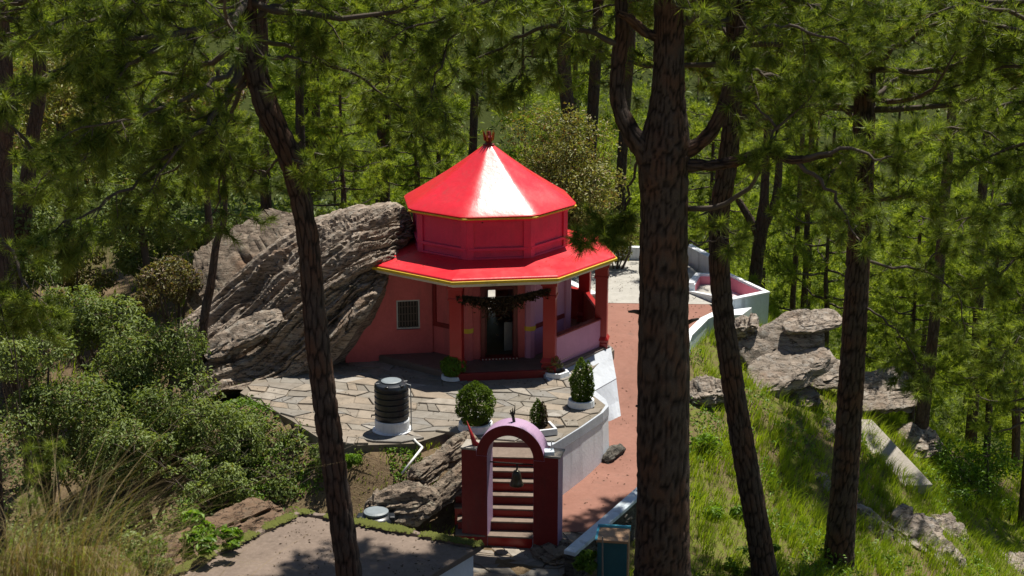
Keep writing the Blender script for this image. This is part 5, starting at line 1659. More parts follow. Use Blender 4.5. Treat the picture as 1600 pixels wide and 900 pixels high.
def rowpx(L, Y, dY=None):
    """[(px, py, width px)] -> (x, y, z, r)"""
    out = []
    for i, (x, y, w) in enumerate(L):
        yy = Y + (dY[i] if dY else 0)
        p = at_y(x, y, yy)
        out.append((p.x, p.y, p.z, w / 2 * mpp(x, y, yy)))
    return out

def to_ground(rows, flare=1.25):
    x, y, z, r = rows[-1]
    x0, y0, z0, _ = rows[-2]
    g = gz(x, y) - 0.4
    if z > g + 0.05:
        k = (z - g) / max(0.3, z0 - z)
        rows.append((x + (x - x0) * min(k, 1.5) * 0.5, y, g, r * flare))
    return rows

def px_branch(T, L, Y, r0, r1, **k):
    """L: [(px, py, dY)]"""
    T.branch([at_y(x, y, Y + d) for x, y, d in L], r0, r1, **k)

def near_pine(label, rows, T, limbs=(), n=48, L=0.26, w=0.0145, seed=0, bark='bark', cat="tree", stub=None, group="pines standing before the shrine"):
    x, y, z, r = rows[-1]
    t_ = thing("pine_tree", label, cat, (x, y, z), group)
    new_obj("trunk", trunk_mesh(rows, 64, 0.075, 0.012, seed, True), M['barkplate'], t_, smooth=True)
    for lr in limbs:
        new_obj("limb", trunk_mesh(lr, 32, 0.08, 0.012, seed + 3, True), M['barkplate'], t_, smooth=True)
    if T.wood.v: T.wood.build("branches", M['twig'], t_, smooth=True)
    if T.P: new_obj("crown", T.foliage(n, L, w), M['needle'], t_)
    return t_

def clear_of_shrine(*pts):
    """True if the point's shadow would fall on the terrace or shrine"""
    for p in pts:
        gx2, gy2 = p.x - SUN.x / SUN.z * p.z, p.y - SUN.y / SUN.z * p.z
        if -8 < gx2 < 3.4 and 30.6 < gy2 < 45: return True
        # or the limb itself hangs across the view of the shrine
        d = Vector((p.x, p.y, p.z - CAM_H)); f = d.y * CP - d.z * SP
        if f > 1:
            sx = 800 + FPX * d.x / f; sy = 450 - FPX * (d.y * SP + d.z * CP) / f
            if 560 < sx < 1010 and sy > 150: return True
            if sy > 250: return True
    return False

# --- the leaning pine on the left
Y1 = 23.8
r1_ = rowpx([(352, -420, 24), (358, -250, 27), (365, -120, 30), (383, 0, 33), (395, 90, 35), (418, 170, 38), (452, 245, 37), (472, 320, 32), (484, 400, 34), (492, 500, 37), (504, 600, 38), (518, 700, 39), (532, 800, 39), (546, 900, 41), (552, 960, 43)], Y1)
T = Pine(11)
K = dict(nsub=12, Ls=1.0, droop=0.12, dens=1.0)
px_branch(T, [(380, 25, 0), (330, 40, -0.5), (268, 62, -1.2), (205, 100, -1.8), (160, 150, -2.2)], Y1, 0.085, 0.02, **K)
px_branch(T, [(388, 70, 0), (340, 90, 0.6), (300, 110, 1.0), (240, 118, 1.6), (180, 140, 2.0)], Y1, 0.07, 0.02, **K)
px_branch(T, [(384, 100, 0), (352, 150, -0.6), (318, 200, -1.2), (258, 250, -1.8)], Y1, 0.085, 0.022, nsub=11, Ls=1.1, droop=0.15)
px_branch(T, [(300, 210, -1.2), (230, 270, -1.6), (160, 320, -2.2), (100, 350, -2.5)], Y1, 0.04, 0.015, nsub=10, Ls=1.0, droop=0.2)
px_branch(T, [(385, 130, 0), (358, 190, 0.5), (350, 260, 0.8), (340, 330, 1.0)], Y1, 0.045, 0.015, nsub=8, Ls=1.0, droop=0.2)
px_branch(T, [(398, 85, 0), (440, 88, -0.4), (492, 95, -0.8)], Y1, 0.05, 0.02, nsub=4, Ls=0.7, start=0.5)
px_branch(T, [(392, 30, 0), (430, 10, 0.3), (480, 5, 0.6), (560, 20, 1.0), (620, 60, 1.4)], Y1, 0.06, 0.02, nsub=12, Ls=1.0, droop=0.15)
px_branch(T, [(400, 60, 0), (470, 80, 1.0), (560, 120, 1.6), (640, 180, 2.0)], Y1, 0.05, 0.016, nsub=11, Ls=0.9, droop=0.2)
px_branch(T, [(448, 240, -0.1), (475, 262, -0.5), (498, 240, -0.9)], Y1, 0.03, 0.015, nsub=5, Ls=0.5)
px_branch(T, [(448, 235, 0.2), (420, 265, 0.4), (395, 270, 0.6)], Y1, 0.03, 0.012, nsub=4, Ls=0.6)
px_branch(T, [(370, -40, 0), (280, -30, -1), (180, 0, -2), (80, 40, -2.6)], Y1, 0.08, 0.02, **K)
px_branch(T, [(366, -90, 0), (250, -60, 1), (120, -30, 1.8), (20, 20, 2.2)], Y1, 0.08, 0.02, **K)
for L_ in ([(384, 95, 0), (330, 130, -1.0), (270, 165, -1.8), (200, 190, -2.4), (130, 200, -2.8)], [(390, 110, 0), (350, 170, 1.0), (300, 230, 1.6), (240, 290, 2.0)],
           [(300, 110, 1.0), (250, 150, 1.4), (190, 200, 1.8), (120, 250, 2.2), (60, 280, 2.5)], [(268, 62, -1.2), (200, 60, -1.6), (120, 90, -2.2), (50, 130, -2.6)]):
    px_branch(T, L_, Y1, 0.05, 0.016, nsub=13, Ls=1.0, droop=0.18)
T.crown([Vector(r[:3]) for r in reversed(r1_[:4])], 34, 4.6, 0.08, 1.2, 9, avoid=clear_of_shrine)
near_pine("leaning pine with a crooked trunk standing before the reservoir roof", to_ground(r1_), T, seed=1)

# --- the thick pine right of the shrine
Y2 = 24.6
r2_ = rowpx([(1046, -520, 34), (1046, -300, 38), (1045, -120, 42), (1045, 0, 46), (1045, 90, 48), (1043, 160, 56), (1040, 215, 74), (1037, 260, 80), (1037, 330, 75), (1037, 450, 77), (1037, 600, 80), (1036, 750, 82), (1036, 850, 85), (1036, 920, 90), (1036, 980, 98)], Y2)
lim1 = rowpx([(962, -160, 17), (968, -40, 19), (972, 40, 21), (966, 100, 23), (966, 160, 25), (985, 205, 31), (1015, 245, 42), (1034, 300, 42)], Y2, [0.5, 0.4, 0.3, 0.2, 0.1, 0.0, 0.0, 0.0])
lim2 = rowpx([(1160, 20, 14), (1150, 80, 17), (1138, 140, 20), (1118, 195, 22), (1090, 226, 24), (1055, 245, 28), (1040, 275, 26)], Y2, [-0.3, -0.3, -0.3, -0.2, -0.1, 0, 0])
lim3 = rowpx([(1300, 240, 8), (1240, 250, 12), (1195, 238, 15), (1150, 252, 17), (1110, 258, 18), (1060, 258, 22)], Y2, [-1.4, -1.2, -0.9, -0.6, -0.3, 0])
lim4 = rowpx([(965, 20, 8), (985, 30, 14), (1010, 52, 16), (1035, 60, 20)], Y2, [-0.3, -0.2, -0.1, 0])
T = Pine(12)
px_branch(T, [(1240, 250, -1.2), (1285, 285, -1.4), (1322, 330, -1.6), (1335, 365, -1.7)], Y2, 0.05, 0.015, nsub=5, Ls=0.6, start=0.5)
px_branch(T, [(1070, 325, 0), (1110, 325, -0.3), (1155, 308, -0.6), (1190, 265, -0.9), (1200, 220, -1.0), (1250, 160, -1.2)], Y2, 0.06, 0.02, nsub=8, Ls=0.8, start=0.5)
px_branch(T, [(1190, 240, -0.9), (1215, 200, -0.9), (1175, 160, -0.8), (1145, 135, -0.8)], Y2, 0.035, 0.014, nsub=3, Ls=0.5, start=0.6)
px_branch(T, [(1255, 248, -1.3), (1320, 235, -1.6), (1375, 248, -1.8), (1420, 240, -2.0)], Y2, 0.045, 0.015, nsub=7, Ls=0.7)
px_branch(T, [(1068, 380, 0.1), (1100, 378, -0.2), (1130, 372, -0.4)], Y2, 0.025, 0.01, nsub=2, Ls=0.4)
px_branch(T, [(1150, 80, -0.3), (1180, 50, -0.6), (1230, 40, -1.0), (1300, 60, -1.4)], Y2, 0.06, 0.02, **K)
px_branch(T, [(1140, 130, -0.3), (1165, 110, 0.4), (1210, 120, 1.0), (1270, 130, 1.4)], Y2, 0.05, 0.02, **K)
px_branch(T, [(1066, 40, 0), (1090, 20, -0.3), (1110, -20, -0.5)], Y2, 0.06, 0.03, nsub=6, Ls=0.9)
px_branch(T, [(966, 70, 0.2), (915, 50, 0.5), (850, 45, 1.0), (790, 70, 1.4), (720, 110, 1.8)], Y2, 0.06, 0.018, nsub=13, Ls=0.95, droop=0.3, dens=0.7)
px_branch(T, [(970, -30, 0.2), (900, -40, -0.4), (820, -20, -1.0), (740, 10, -1.4), (650, 40, -1.6)], Y2, 0.07, 0.02, nsub=14, Ls=1.0, droop=0.25, dens=0.9)
px_branch(T, [(968, -60, 0.2), (860, -30, 1.4), (760, 20, 2.2), (660, 80, 2.8), (590, 130, 3.2)], Y2, 0.06, 0.018, nsub=14, Ls=1.0, droop=0.25, dens=0.9)
px_branch(T, [(740, 10, -1.4), (700, 70, -1.6), (680, 125, -1.7), (675, 165, -1.8)], Y2, 0.03, 0.012, nsub=9, Ls=0.7, droop=0.35, dens=0.55)
px_branch(T, [(850, 45, 1.0), (830, 80, 1.2), (815, 110, 1.3), (800, 135, 1.4)], Y2, 0.025, 0.008, nsub=6, Ls=0.45, droop=0.4, dens=0.35)
px_branch(T, [(985, 310, 0.5), (968, 335, 0.7), (950, 352, 0.8), (925, 358, 0.9)], Y2, 0.03, 0.012, nsub=13, Ls=0.5, droop=0.1)
px_branch(T, [(1000, 240, 0.2), (985, 290, 0.5), (970, 340, 0.7)], Y2, 0.03, 0.02, nsub=2, Ls=0.3, start=0.8)
T.crown([Vector(r[:3]) for r in reversed(r2_[:4])], 30, 5.2, 0.10, 1.3, 10, taper=0.35, avoid=clear_of_shrine)
TB = Pine(112)
# high boughs that shade the reservoir and the landing
for (ax, ay, az_) in [(x_ + SUN.x / SUN.z * (h_ + 1), y_ + SUN.y / SUN.z * (h_ + 1), h_) for x_, y_, h_ in ((-1.4, 27.2, 15.2), (-2.2, 25.4, 14.6), (-3.2, 27.3, 14.4), (-0.7, 25.2, 15.3), (-2.9, 25.0, 15.4), (2.6, 31.6, 15.0), (2.2, 29.6, 14.2), (0.2, 27.0, 14.4), (-1, 26.5, 14.5), (-2, 26.2, 14.2), (-0.4, 26.0, 15), (-3, 26.6, 15.5), (-1.2, 27.6, 14.8), (-2.6, 27, 15.2), (-3.6, 25.8, 14.8), (-0.2, 27.8, 15.6), (-1.6, 25.4, 14.0), (-4.4, 26.6, 15.8), (1.9, 30.4, 14.6), (1.2, 29.2, 15.0))]:
    s0 = Vector(r2_[0][:3]) + Vector((0, 0, -1.5))
    e = Vector((ax, ay, az_))
    TB.branch([s0, s0.lerp(e, 0.4) + Vector((0, 0, 0.5)), s0.lerp(e, 0.75), e], 0.09, 0.02, 20, 1.0, 0.62, 0.0, 1.4, 12, 3)
for sx_, sy_, ex_, ey_ in ((1000, 488, 982, 487), (1072, 505, 1092, 498), (1004, 640, 994, 634)):
    T.wood.tube([at_y(sx_, sy_, Y2), at_y((sx_ + ex_) / 2, (sy_ + ey_) / 2 - 1, Y2 - 0.05), at_y(ex_, ey_, Y2 - 0.1)], [0.05, 0.035, 0.02], 7)
thick = near_pine("thick forked pine trunk standing beside the path, right of the shrine", to_ground(r2_), T, (lim1, lim2, lim3, lim4), seed=2)
TB.wood.build("branches", M['twig'], thick, smooth=True)
new_obj("crown", TB.foliage(16, 0.30, 0.045), M['needle'], thick)

# --- the slimmer leaning pine behind the thick one
Y3 = 29.6
r3_ = rowpx([(1150, -300, 24), (1150, -100, 26), (1148, 60, 28), (1144, 180, 29), (1136, 260, 30), (1125, 330, 31), (1124, 410, 31), (1130, 490, 32), (1142, 580, 34), (1156, 670, 36), (1172, 760, 37), (1188, 850, 38), (1196, 905, 42)], Y3)
T = Pine(13)
for L_, d_ in (([(1146, 130, 0), (1190, 90, 0.5), (1250, 70, 1.0), (1310, 90, 1.3)], 0.2), ([(1146, 60, 0), (1110, 40, 0.6), (1080, 60, 1.0)], 0.2), ([(1148, 20, 0), (1200, -10, -0.6), (1270, 10, -1.2), (1330, 40, -1.5)], 0.2), ([(1150, -40, 0), (1090, -30, 0.8), (1000, 0, 1.6), (900, 20, 2.0)], 0.25)):
    px_branch(T, L_, Y3, 0.06, 0.018, nsub=12, Ls=1.1, droop=d_)
T.crown([Vector(r[:3]) for r in reversed(r3_[:4])], 18, 4.2, 0.08, 1.2, 9, avoid=clear_of_shrine)
near_pine("slim pine leaning beside the thick pine, rising from the grassy slope", to_ground(r3_), T, seed=3)

# --- the straight pine at right
Y4 = 31.6
r4_ = rowpx([(1362, -300, 26), (1358, -100, 29), (1354, 60, 31), (1350, 180, 33), (1347, 280, 35), (1342, 380, 36), (1337, 480, 37), (1331, 580, 39), (1325, 680, 40), (1318, 780, 42), (1311, 860, 47), (1308, 905, 54)], Y4)
T = Pine(14)
KK = dict(nsub=14, Ls=1.15, droop=0.12)
for L_ in ([(1350, 235, 0), (1400, 225, -0.6), (1455, 205, -1.2), (1520, 200, -1.8), (1575, 225, -2.2)],
           [(1352, 160, 0), (1410, 120, 0.8), (1480, 110, 1.5), (1560, 130, 2.2)],
           [(1353, 110, 0), (1420, 60, -1.0), (1490, 30, -1.8), (1570, 20, -2.5)],
           [(1348, 190, 0), (1300, 160, 0.8), (1250, 150, 1.4), (1200, 170, 1.8)],
           [(1352, 90, 0), (1300, 60, -1.0), (1250, 30, -1.6), (1200, 20, -2.0)],
           [(1356, 20, 0), (1430, -20, 0.9), (1520, -10, 1.6), (1600, 30, 2.2)],
           [(1356, -30, 0), (1300, -40, 1.2), (1230, -20, 2.2), (1160, 10, 3.0)],
           [(1346, 300, 0), (1380, 310, -0.8), (1430, 300, -1.5), (1480, 310, -2.0)],
           [(1350, 210, 0), (1330, 240, -1.2), (1300, 270, -2.0)]):
    px_branch(T, L_, Y4, 0.07, 0.018, **KK)
px_branch(T, [(1340, 405, 0), (1385, 415, 0.4), (1440, 425, 0.8), (1490, 455, 1.1), (1510, 510, 1.3)], Y4, 0.05, 0.015, nsub=12, Ls=0.9, droop=0.2)
px_branch(T, [(1440, 425, 0.8), (1460, 400, 0.8), (1490, 385, 0.9), (1530, 380, 1.0)], Y4, 0.03, 0.012, nsub=8, Ls=0.8)
px_branch(T, [(1338, 470, 0), (1380, 500, -0.4), (1420, 540, -0.7), (1440, 580, -0.8)], Y4, 0.035, 0.012, nsub=9, Ls=0.7, droop=0.2)
T.crown([Vector(r[:3]) for r in reversed(r4_[:4])], 24, 4.6, 0.09, 1.25, 10, avoid=clear_of_shrine)
near_pine("straight pine with scaly bark on the grassy slope at right", to_ground(r4_, 1.1), T, seed=4)
st_ = at_y(1348, 518, Y4)

# --- a pine just outside the right edge, its boughs reaching in
Y5 = 27.0
r5_ = rowpx([(1690, -300, 30), (1690, -100, 32), (1688, 100, 36), (1685, 300, 38), (1680, 600, 42), (1676, 800, 44)], Y5)
T = Pine(15)
for L_ in ([(1688, 60, 0), (1640, 45, -0.4), (1580, 22, -0.8), (1520, 10, -1.2), (1460, 20, -1.5)], [(1688, 90, 0), (1640, 70, 0.4), (1590, 50, 0.8), (1540, 60, 1.2)],
           [(1688, 190, 0), (1640, 170, -0.5), (1590, 160, -1.0), (1555, 170, -1.4)], [(1686, 260, 0), (1640, 230, 0.4), (1580, 230, 0.8), (1520, 260, 1.2)],
           [(1684, 400, 0), (1640, 390, -0.3), (1590, 400, -0.6), (1550, 440, -0.9)],
           [(1686, 130, 0), (1630, 110, 0.6), (1560, 110, 1.2), (1480, 140, 1.8)], [(1686, 320, 0), (1630, 310, -0.6), (1570, 320, -1.0), (1510, 340, -1.4)], [(1684, 480, 0), (1640, 500, 0.3), (1590, 530, 0.6), (1560, 570, 0.8)]):
    px_branch(T, L_, Y5, 0.065, 0.018, nsub=10, Ls=0.85, droop=0.1)
T.crown([Vector(r[:3]) for r in reversed(r5_[:3])], 14, 4.2, 0.08, 1.2, 9)
near_pine("pine at the right picture edge reaching in with sunlit boughs", to_ground(r5_), T, seed=5)

# --- a pine just outside the left edge: boughs in the upper left corner, and its shaded seedlings
Y6 = 27.0
r6_ = rowpx([(-60, -300, 30), (-50, -100, 32), (-40, 60, 34), (-30, 300, 36), (-28, 600, 40)], Y6)
T = Pine(16)
for L_ in ([(-44, 60, 0), (30, 50, -0.6), (110, 60, -1.0), (170, 80, -1.4)], [(-40, 150, 0), (20, 200, 0.6), (70, 260, 1.0), (110, 310, 1.3)],
           [(-42, 20, 0), (60, 0, 0.8), (150, 10, 1.6), (240, 20, 2.2)], [(-36, 330, 0), (0, 370, -0.4), (40, 440, -0.8), (60, 470, -1.0)], [(-36, 420, 0), (10, 470, 0.5), (60, 500, 0.9)]):
    px_branch(T, L_, Y6, 0.06, 0.016, nsub=11, Ls=0.9, droop=0.15)
T.crown([Vector(r[:3]) for r in reversed(r6_[:3])], 26, 5.0, 0.08, 1.2, 9)
near_pine("pine at the left picture edge with boughs hanging into the corner", to_ground(r6_), T, seed=6)

def seedling(label, px, py, Y, h_px, seed):
    p = at_y(px, py, Y); s = mpp(px, py, Y)
    T = Pine(seed)
    b = Vector((p.x, p.y, min(gz(p.x, p.y) - 0.05, p.z - h_px * s)))
    t_ = thing("pine_seedling", label, "seedling", b, "pine seedlings by the dry grass")
    T.wood.tube([b, b.lerp(p, 0.5) + Vector((0.03, 0, 0)), p], [0.03, 0.022, 0.012], 6)
    for k in range(8):
        T.tuft(p + Vector((T.rng.uniform(-0.12, 0.12), T.rng.uniform(-0.12, 0.12), T.rng.uniform(-0.35, 0.05))), Vector((T.rng.uniform(-0.5, 0.5), T.rng.uniform(-0.5, 0.3), 1)))
    T.wood.build("stem", M['twig'], t_)
    new_obj("needles", T.foliage(60, 0.20, 0.006), M['needle'], t_)
seedling("twin-headed pine seedling glowing in the sun at the left edge", 48, 705, 17.0, 60, 61)
seedling("lower pine seedling beside the dry grass at the left edge", 45, 770, 16.6, 40, 62)
seedling("taller seedling head beside the lit one at the left edge", 84, 694, 17.2, 60, 63)
seedling("sunlit pine seedling on the bank below the left pines", 15, 470, 33.0, 130, 64)

# --- crown models for the pines farther back
def crown_template(seed, H=9.0, R=3.2, nb=34, n=20, L=0.38, w=0.034, dens=1.0):
    T = Pine(seed)
    ax = [Vector((0, 0, 0)), Vector((0.1, 0, H * 0.5)), Vector((0, 0.1, H))]
    T.crown(ax, nb, R, 0.07, 1.15, 7, taper=0.62, dens=dens)
    fol = T.foliage(n, L, w)
    wood = raw_mesh("branches", T.wood.v, T.wood.f)
    for me, m in ((fol, M['needlefar']), (wood, M['twig'])): me.materials.append(m)
    return fol, wood
TEMPL = [crown_template(201), crown_template(202, 8.0, 3.6, 30), crown_template(203, 10.0, 2.8, 36), crown_template(204, 7.0, 3.0, 24, dens=0.8)]
for a, b in TEMPL: b.polygons.foreach_set("use_smooth", np.ones(len(b.polygons), dtype=bool))

def back_pine(label, rows_px, Y, crown_py, k, scale=1.0, rot=0.0, limbs=(), group="pines behind the shrine", droplow=True):
    """trunk through the given pixels; crown model starting at pixel row crown_py"""
    rows = rowpx(rows_px, Y)
    top = rows[0]
    rows = to_ground(rows)
    x, y, z, r = rows[-1]
    t_ = thing("pine_tree", label, "tree", (x, y, z), group)
    cz_ = at_y(rows_px[0][0], crown_py, Y)
    fol, wood = TEMPL[k]
    rows = [(top[0], top[1], max(top[2], cz_.z + 8.0 * scale), 0.05), (top[0], top[1], max(top[2], cz_.z + 3.0 * scale) , top[3] * 0.8)] + rows
    new_obj("trunk", trunk_mesh(rows, 16, 0.3, 0.02, k), M['barkfar'], t_, smooth=True)
    for lr in limbs: new_obj("limb", trunk_mesh(rowpx(lr, Y), 12, 0.25, 0.015, 4), M['barkfar'], t_, smooth=True)
    for nm, me in (("crown", fol), ("branches", wood)):
        o = bpy.data.objects.new(nm, me)
        COL.objects.link(o)
        o.parent = t_
        o.matrix_parent_inverse = Matrix.Identity(4)
        o.location = Vector((top[0], top[1], cz_.z)) - Vector((x, y, z))
        o.rotation_euler = (0, 0, rot)
        o.scale = (scale,) * 3
    return t_

back_pine("straight background pine trunk directly left of the shrine roof", [(602, -60, 18), (601, 60, 19), (600, 200, 21), (598, 310, 22)], 55, 10, 0, 0.9, 0.3)
back_pine("thin background pine trunk just above the shrine's finial, left", [(742, 100, 13), (740, 200, 13), (738, 260, 14)], 62, 40, 2, 0.9, 1.2)
back_pine("background pine with lit trunk above the olive bush", [(876, -40, 20), (880, 40, 21), (882, 120, 22), (890, 200, 22)], 56, -30, 1, 0.95, 2.0)
back_pine("leaning background pine trunk left of the forked pine", [(936, -40, 17), (934, 40, 18), (928, 140, 18), (924, 230, 18)], 58, -20, 0, 0.95, 2.9)
back_pine("very thin background pine between two trunks above the bush", [(900, 60, 7), (899, 110, 7), (898, 170, 7)], 66, 40, 3, 0.8, 0.7)
back_pine("background pine trunk half hidden behind the thick pine's left limb", [(985, 60, 16), (978, 160, 16), (970, 280, 17)], 57, 0, 2, 0.95, 4.4)
back_pine("dark background pine trunk above the boulder, left of the leaning pine", [(408, -40, 13), (412, 60, 14), (412, 160, 15), (414, 260, 16)], 52, 20, 1, 0.9, 5.1)
back_pine("background pine trunk between the leaning pine and the shrine", [(470, 60, 14), (468, 140, 14), (470, 240, 15)], 60, 30, 0, 0.9, 1.7)
back_pine("thin background pine trunk right of the leaning pine's bend", [(492, 130, 13), (494, 200, 13), (492, 260, 13)], 64, 60, 2, 0.9, 3.3)
back_pine("dark pine trunk at the far left edge", [(8, 120, 26), (6, 260, 26), (10, 420, 28)], 40, -40, 1, 1.0, 0.9, group="pines in the upper left")
back_pine("dark pine trunk near the left edge, leaning right", [(62, 100, 20), (50, 220, 22), (36, 340, 26), (20, 430, 30)], 41, -30, 0, 1.0, 3.9, group="pines in the upper left")
back_pine("slim twisted pine beside the pale rock slab", [(352, 330, 8), (338, 380, 11), (330, 440, 13), (318, 510, 15)], 37.5, 250, 3, 0.30, 2.4, group="pines in the upper left")
back_pine("forked background pine behind the pink basin", [(1196, 270, 12), (1192, 340, 20), (1184, 400, 20), (1176, 470, 22)], 52, 60, 1, 0.8, 2.2, (((1152, 310, 9), (1168, 336, 12), (1188, 372, 14)), ((1218, 250, 12), (1212, 310, 13), (1190, 362, 15))), group="pines on the valley side")
back_pine("thin dead-branched pine right of the pink basin", [(1262, 330, 9), (1260, 400, 10), (1256, 480, 11)], 50, 130, 3, 0.7, 1.0, group="pines on the valley side")
back_pine("very thin pine beside the dead-branched one", [(1246, 360, 8), (1242, 420, 9), (1238, 480, 9)], 51, 160, 3, 0.7, 3.0, group="pines on the valley side")
back_pine("pine trunk right of the straight pine, in its own shade", [(1474, 340, 15), (1466, 440, 16), (1456, 540, 18), (1440, 660, 22)], 41, 60, 2, 0.9, 4.6, group="pines on the valley side")
back_pine("thin pine on the slope at the right picture edge", [(1590, 560, 12), (1588, 680, 13), (1584, 780, 14)], 46, 300, 1, 0.8, 5.6, group="pines on the valley side")
back_pine("pine trunk behind the straight pine, right of the outcrop", [(1535, 300, 14), (1530, 440, 15), (1524, 580, 16)], 52, 140, 0, 0.95, 0.2, group="pines on the valley side")

YG = "young pines filling the valley edge"
for lb_, px_, py_, Yq, k_, sc_, rt_ in (("young bushy pine at right, behind the straight pine's low bough", 1545, 610, 42.0, 1, 0.60, 0.4), ("young pine beyond the broad grey rock on the slope", 1425, 590, 44.0, 0, 0.62, 2.1),
        ("sunlit young pine cut by the right picture edge", 1605, 660, 39.0, 2, 0.58, 3.3), ("young pine behind the outcrop, left of the straight pine", 1290, 500, 48.0, 3, 0.85, 1.4),
        ("sunlit young pine behind the boulder's crest", 535, 330, 50.0, 1, 0.62, 4.2), ("young pine left of the shrine roof", 650, 300, 54.0, 0, 0.60, 5.0), ("young pine behind the yard's far wall", 1110, 400, 54.0, 1, 0.75, 0.8)):
    back_pine(lb_, [(px_, py_ - 60, 7), (px_ + 2, py_ - 20, 9), (px_, py_ + 40, 10)], Yq, py_, k_, sc_, rt_, group=YG)

# --- the wooded valley and far slope: one mass of pines
def far_wood():
    r = np.random.default_rng(77)
    rr = random.Random(78)
    P, D, TI = [], [], []
    wood = MB()
    spots = []
    tries = 0
    while len(spots) < 185 and tries < 9000:
        tries += 1
        Y = rr.uniform(60, 205) if rr.random() < 0.8 else rr.uniform(46, 70)
        X = rr.uniform(-0.46, 0.50) * Y
        if Y < 62 and X < 10 and X > -14: continue
        if Y < 58 and X < 17: continue
        dmin = 3.3 if Y < 90 else 4.2
        if any((X - a) ** 2 + (Y - b) ** 2 < dmin * dmin for a, b in spots): continue
        spots.append((X, Y))
    Z = ground(np.array([s[0] for s in spots]), np.array([s[1] for s in spots]))
    for (X, Y), z in zip(spots, Z):
        Ht = rr.uniform(9, 15)
        R = rr.uniform(2.4, 3.8)
        nb = rr.randint(13, 19)
        nt = 27 if Y < 95 else (15 if Y < 140 else 9)
        lo = rr.uniform(0.02, 0.22)
        for q in range(nb):
            t = (q + rr.random()) / nb
            hz = lo + (1 - lo) * t
            az = q * 2.4 + rr.uniform(-0.5, 0.5)
            Lb = R * (1 - t) ** 0.55 * rr.uniform(0.55, 1.15) + 0.2
            for ce in (0.55, 1.0):
                if ce < 1 and Lb < 1.2: continue
                cc = np.array([X + Lb * ce * math.cos(az), Y + Lb * ce * math.sin(az), z + Ht * hz + 0.12 * Lb + rr.uniform(-0.3, 0.3)])
                m_ = nt if ce == 1.0 else nt // 2
                off = r.normal(size=(m_, 3)) * np.array([0.42, 0.42, 0.24]) * rr.uniform(0.8, 1.3)
                P.append(cc + off)
                D.append(off * np.array([1, 1, 0.6]) + np.array([math.cos(az) * 0.3, math.sin(az) * 0.3, 0.35]))
        wood.tube([(X, Y, z - 0.5), (X + rr.uniform(-0.2, 0.2), Y, z + Ht * 0.5), (X, Y, z + Ht * 0.97)], [0.15, 0.10, 0.02], 5)
    P, D = np.vstack(P), np.vstack(D)
    V, T, ti = needles(P, D, 11, 0.50, 0.056, 5, 1.15)
    wd = thing("pine_wood", "dense sunlit pine wood filling the valley behind the shrine", "pine wood", (0, 90, -15))
    wd["kind"] = "stuff"
    o = new_obj("crowns", np_mesh("crowns", V, T, ti), M['needlefar'], wd); o["kind"] = "stuff"
    o = wood.build("trunks", M['barkfar'], wd, smooth=True); o["kind"] = "stuff"
far_wood()

# ------------------------------------------------------------------ grass
def blades(x, y, z, h, w, seed, bend=0.5, tint=None, segs=2, lean=None):
    r = np.random.default_rng(seed)
    n = len(x)
    a = r.random(n) * 2 * np.pi
    bv = bend * r.uniform(0.35, 1.5, n)
    d = np.c_[np.cos(a), np.sin(a)] * (np.minimum(bv, 1.1) * h * r.uniform(0.2, 0.9, n))[:, None]
    if lean is not None: d = d + lean * h[:, None]
    sd = np.c_[-np.sin(a + r.normal(0, 0.6, n)), np.cos(a)]
    sd /= np.linalg.norm(sd, axis=1, keepdims=True)
    rows = []
    B = np.c_[x, y, z]
    for k in range(segs + 1):
        t = k / segs
        c = B.copy()
        c[:, :2] += d * t * t
        c[:, 2] += h * (t - 0.28 * bv * t * t)
        ww = w * (1 - t) ** 0.7 * 0.5
        if k < segs:
            o = np.c_[sd * ww[:, None], np.zeros(n)]
            rows += [c - o, c + o]
        else: rows.append(c)
    V = np.stack(rows, 1)
    m = V.shape[1]
    F_ = []
    for k in range(segs - 1):
        F_ += [(2 * k, 2 * k + 1, 2 * k + 3), (2 * k, 2 * k + 3, 2 * k + 2)]
    F_.append((2 * segs - 2, 2 * segs - 1, 2 * segs))
    T = (np.arange(n)[:, None, None] * m + np.array(F_)[None]).reshape(-1, 3)
    if tint is None: tint = r.random(n) * 0.6
    return V.reshape(-1, 3), T, np.repeat(tint, m)

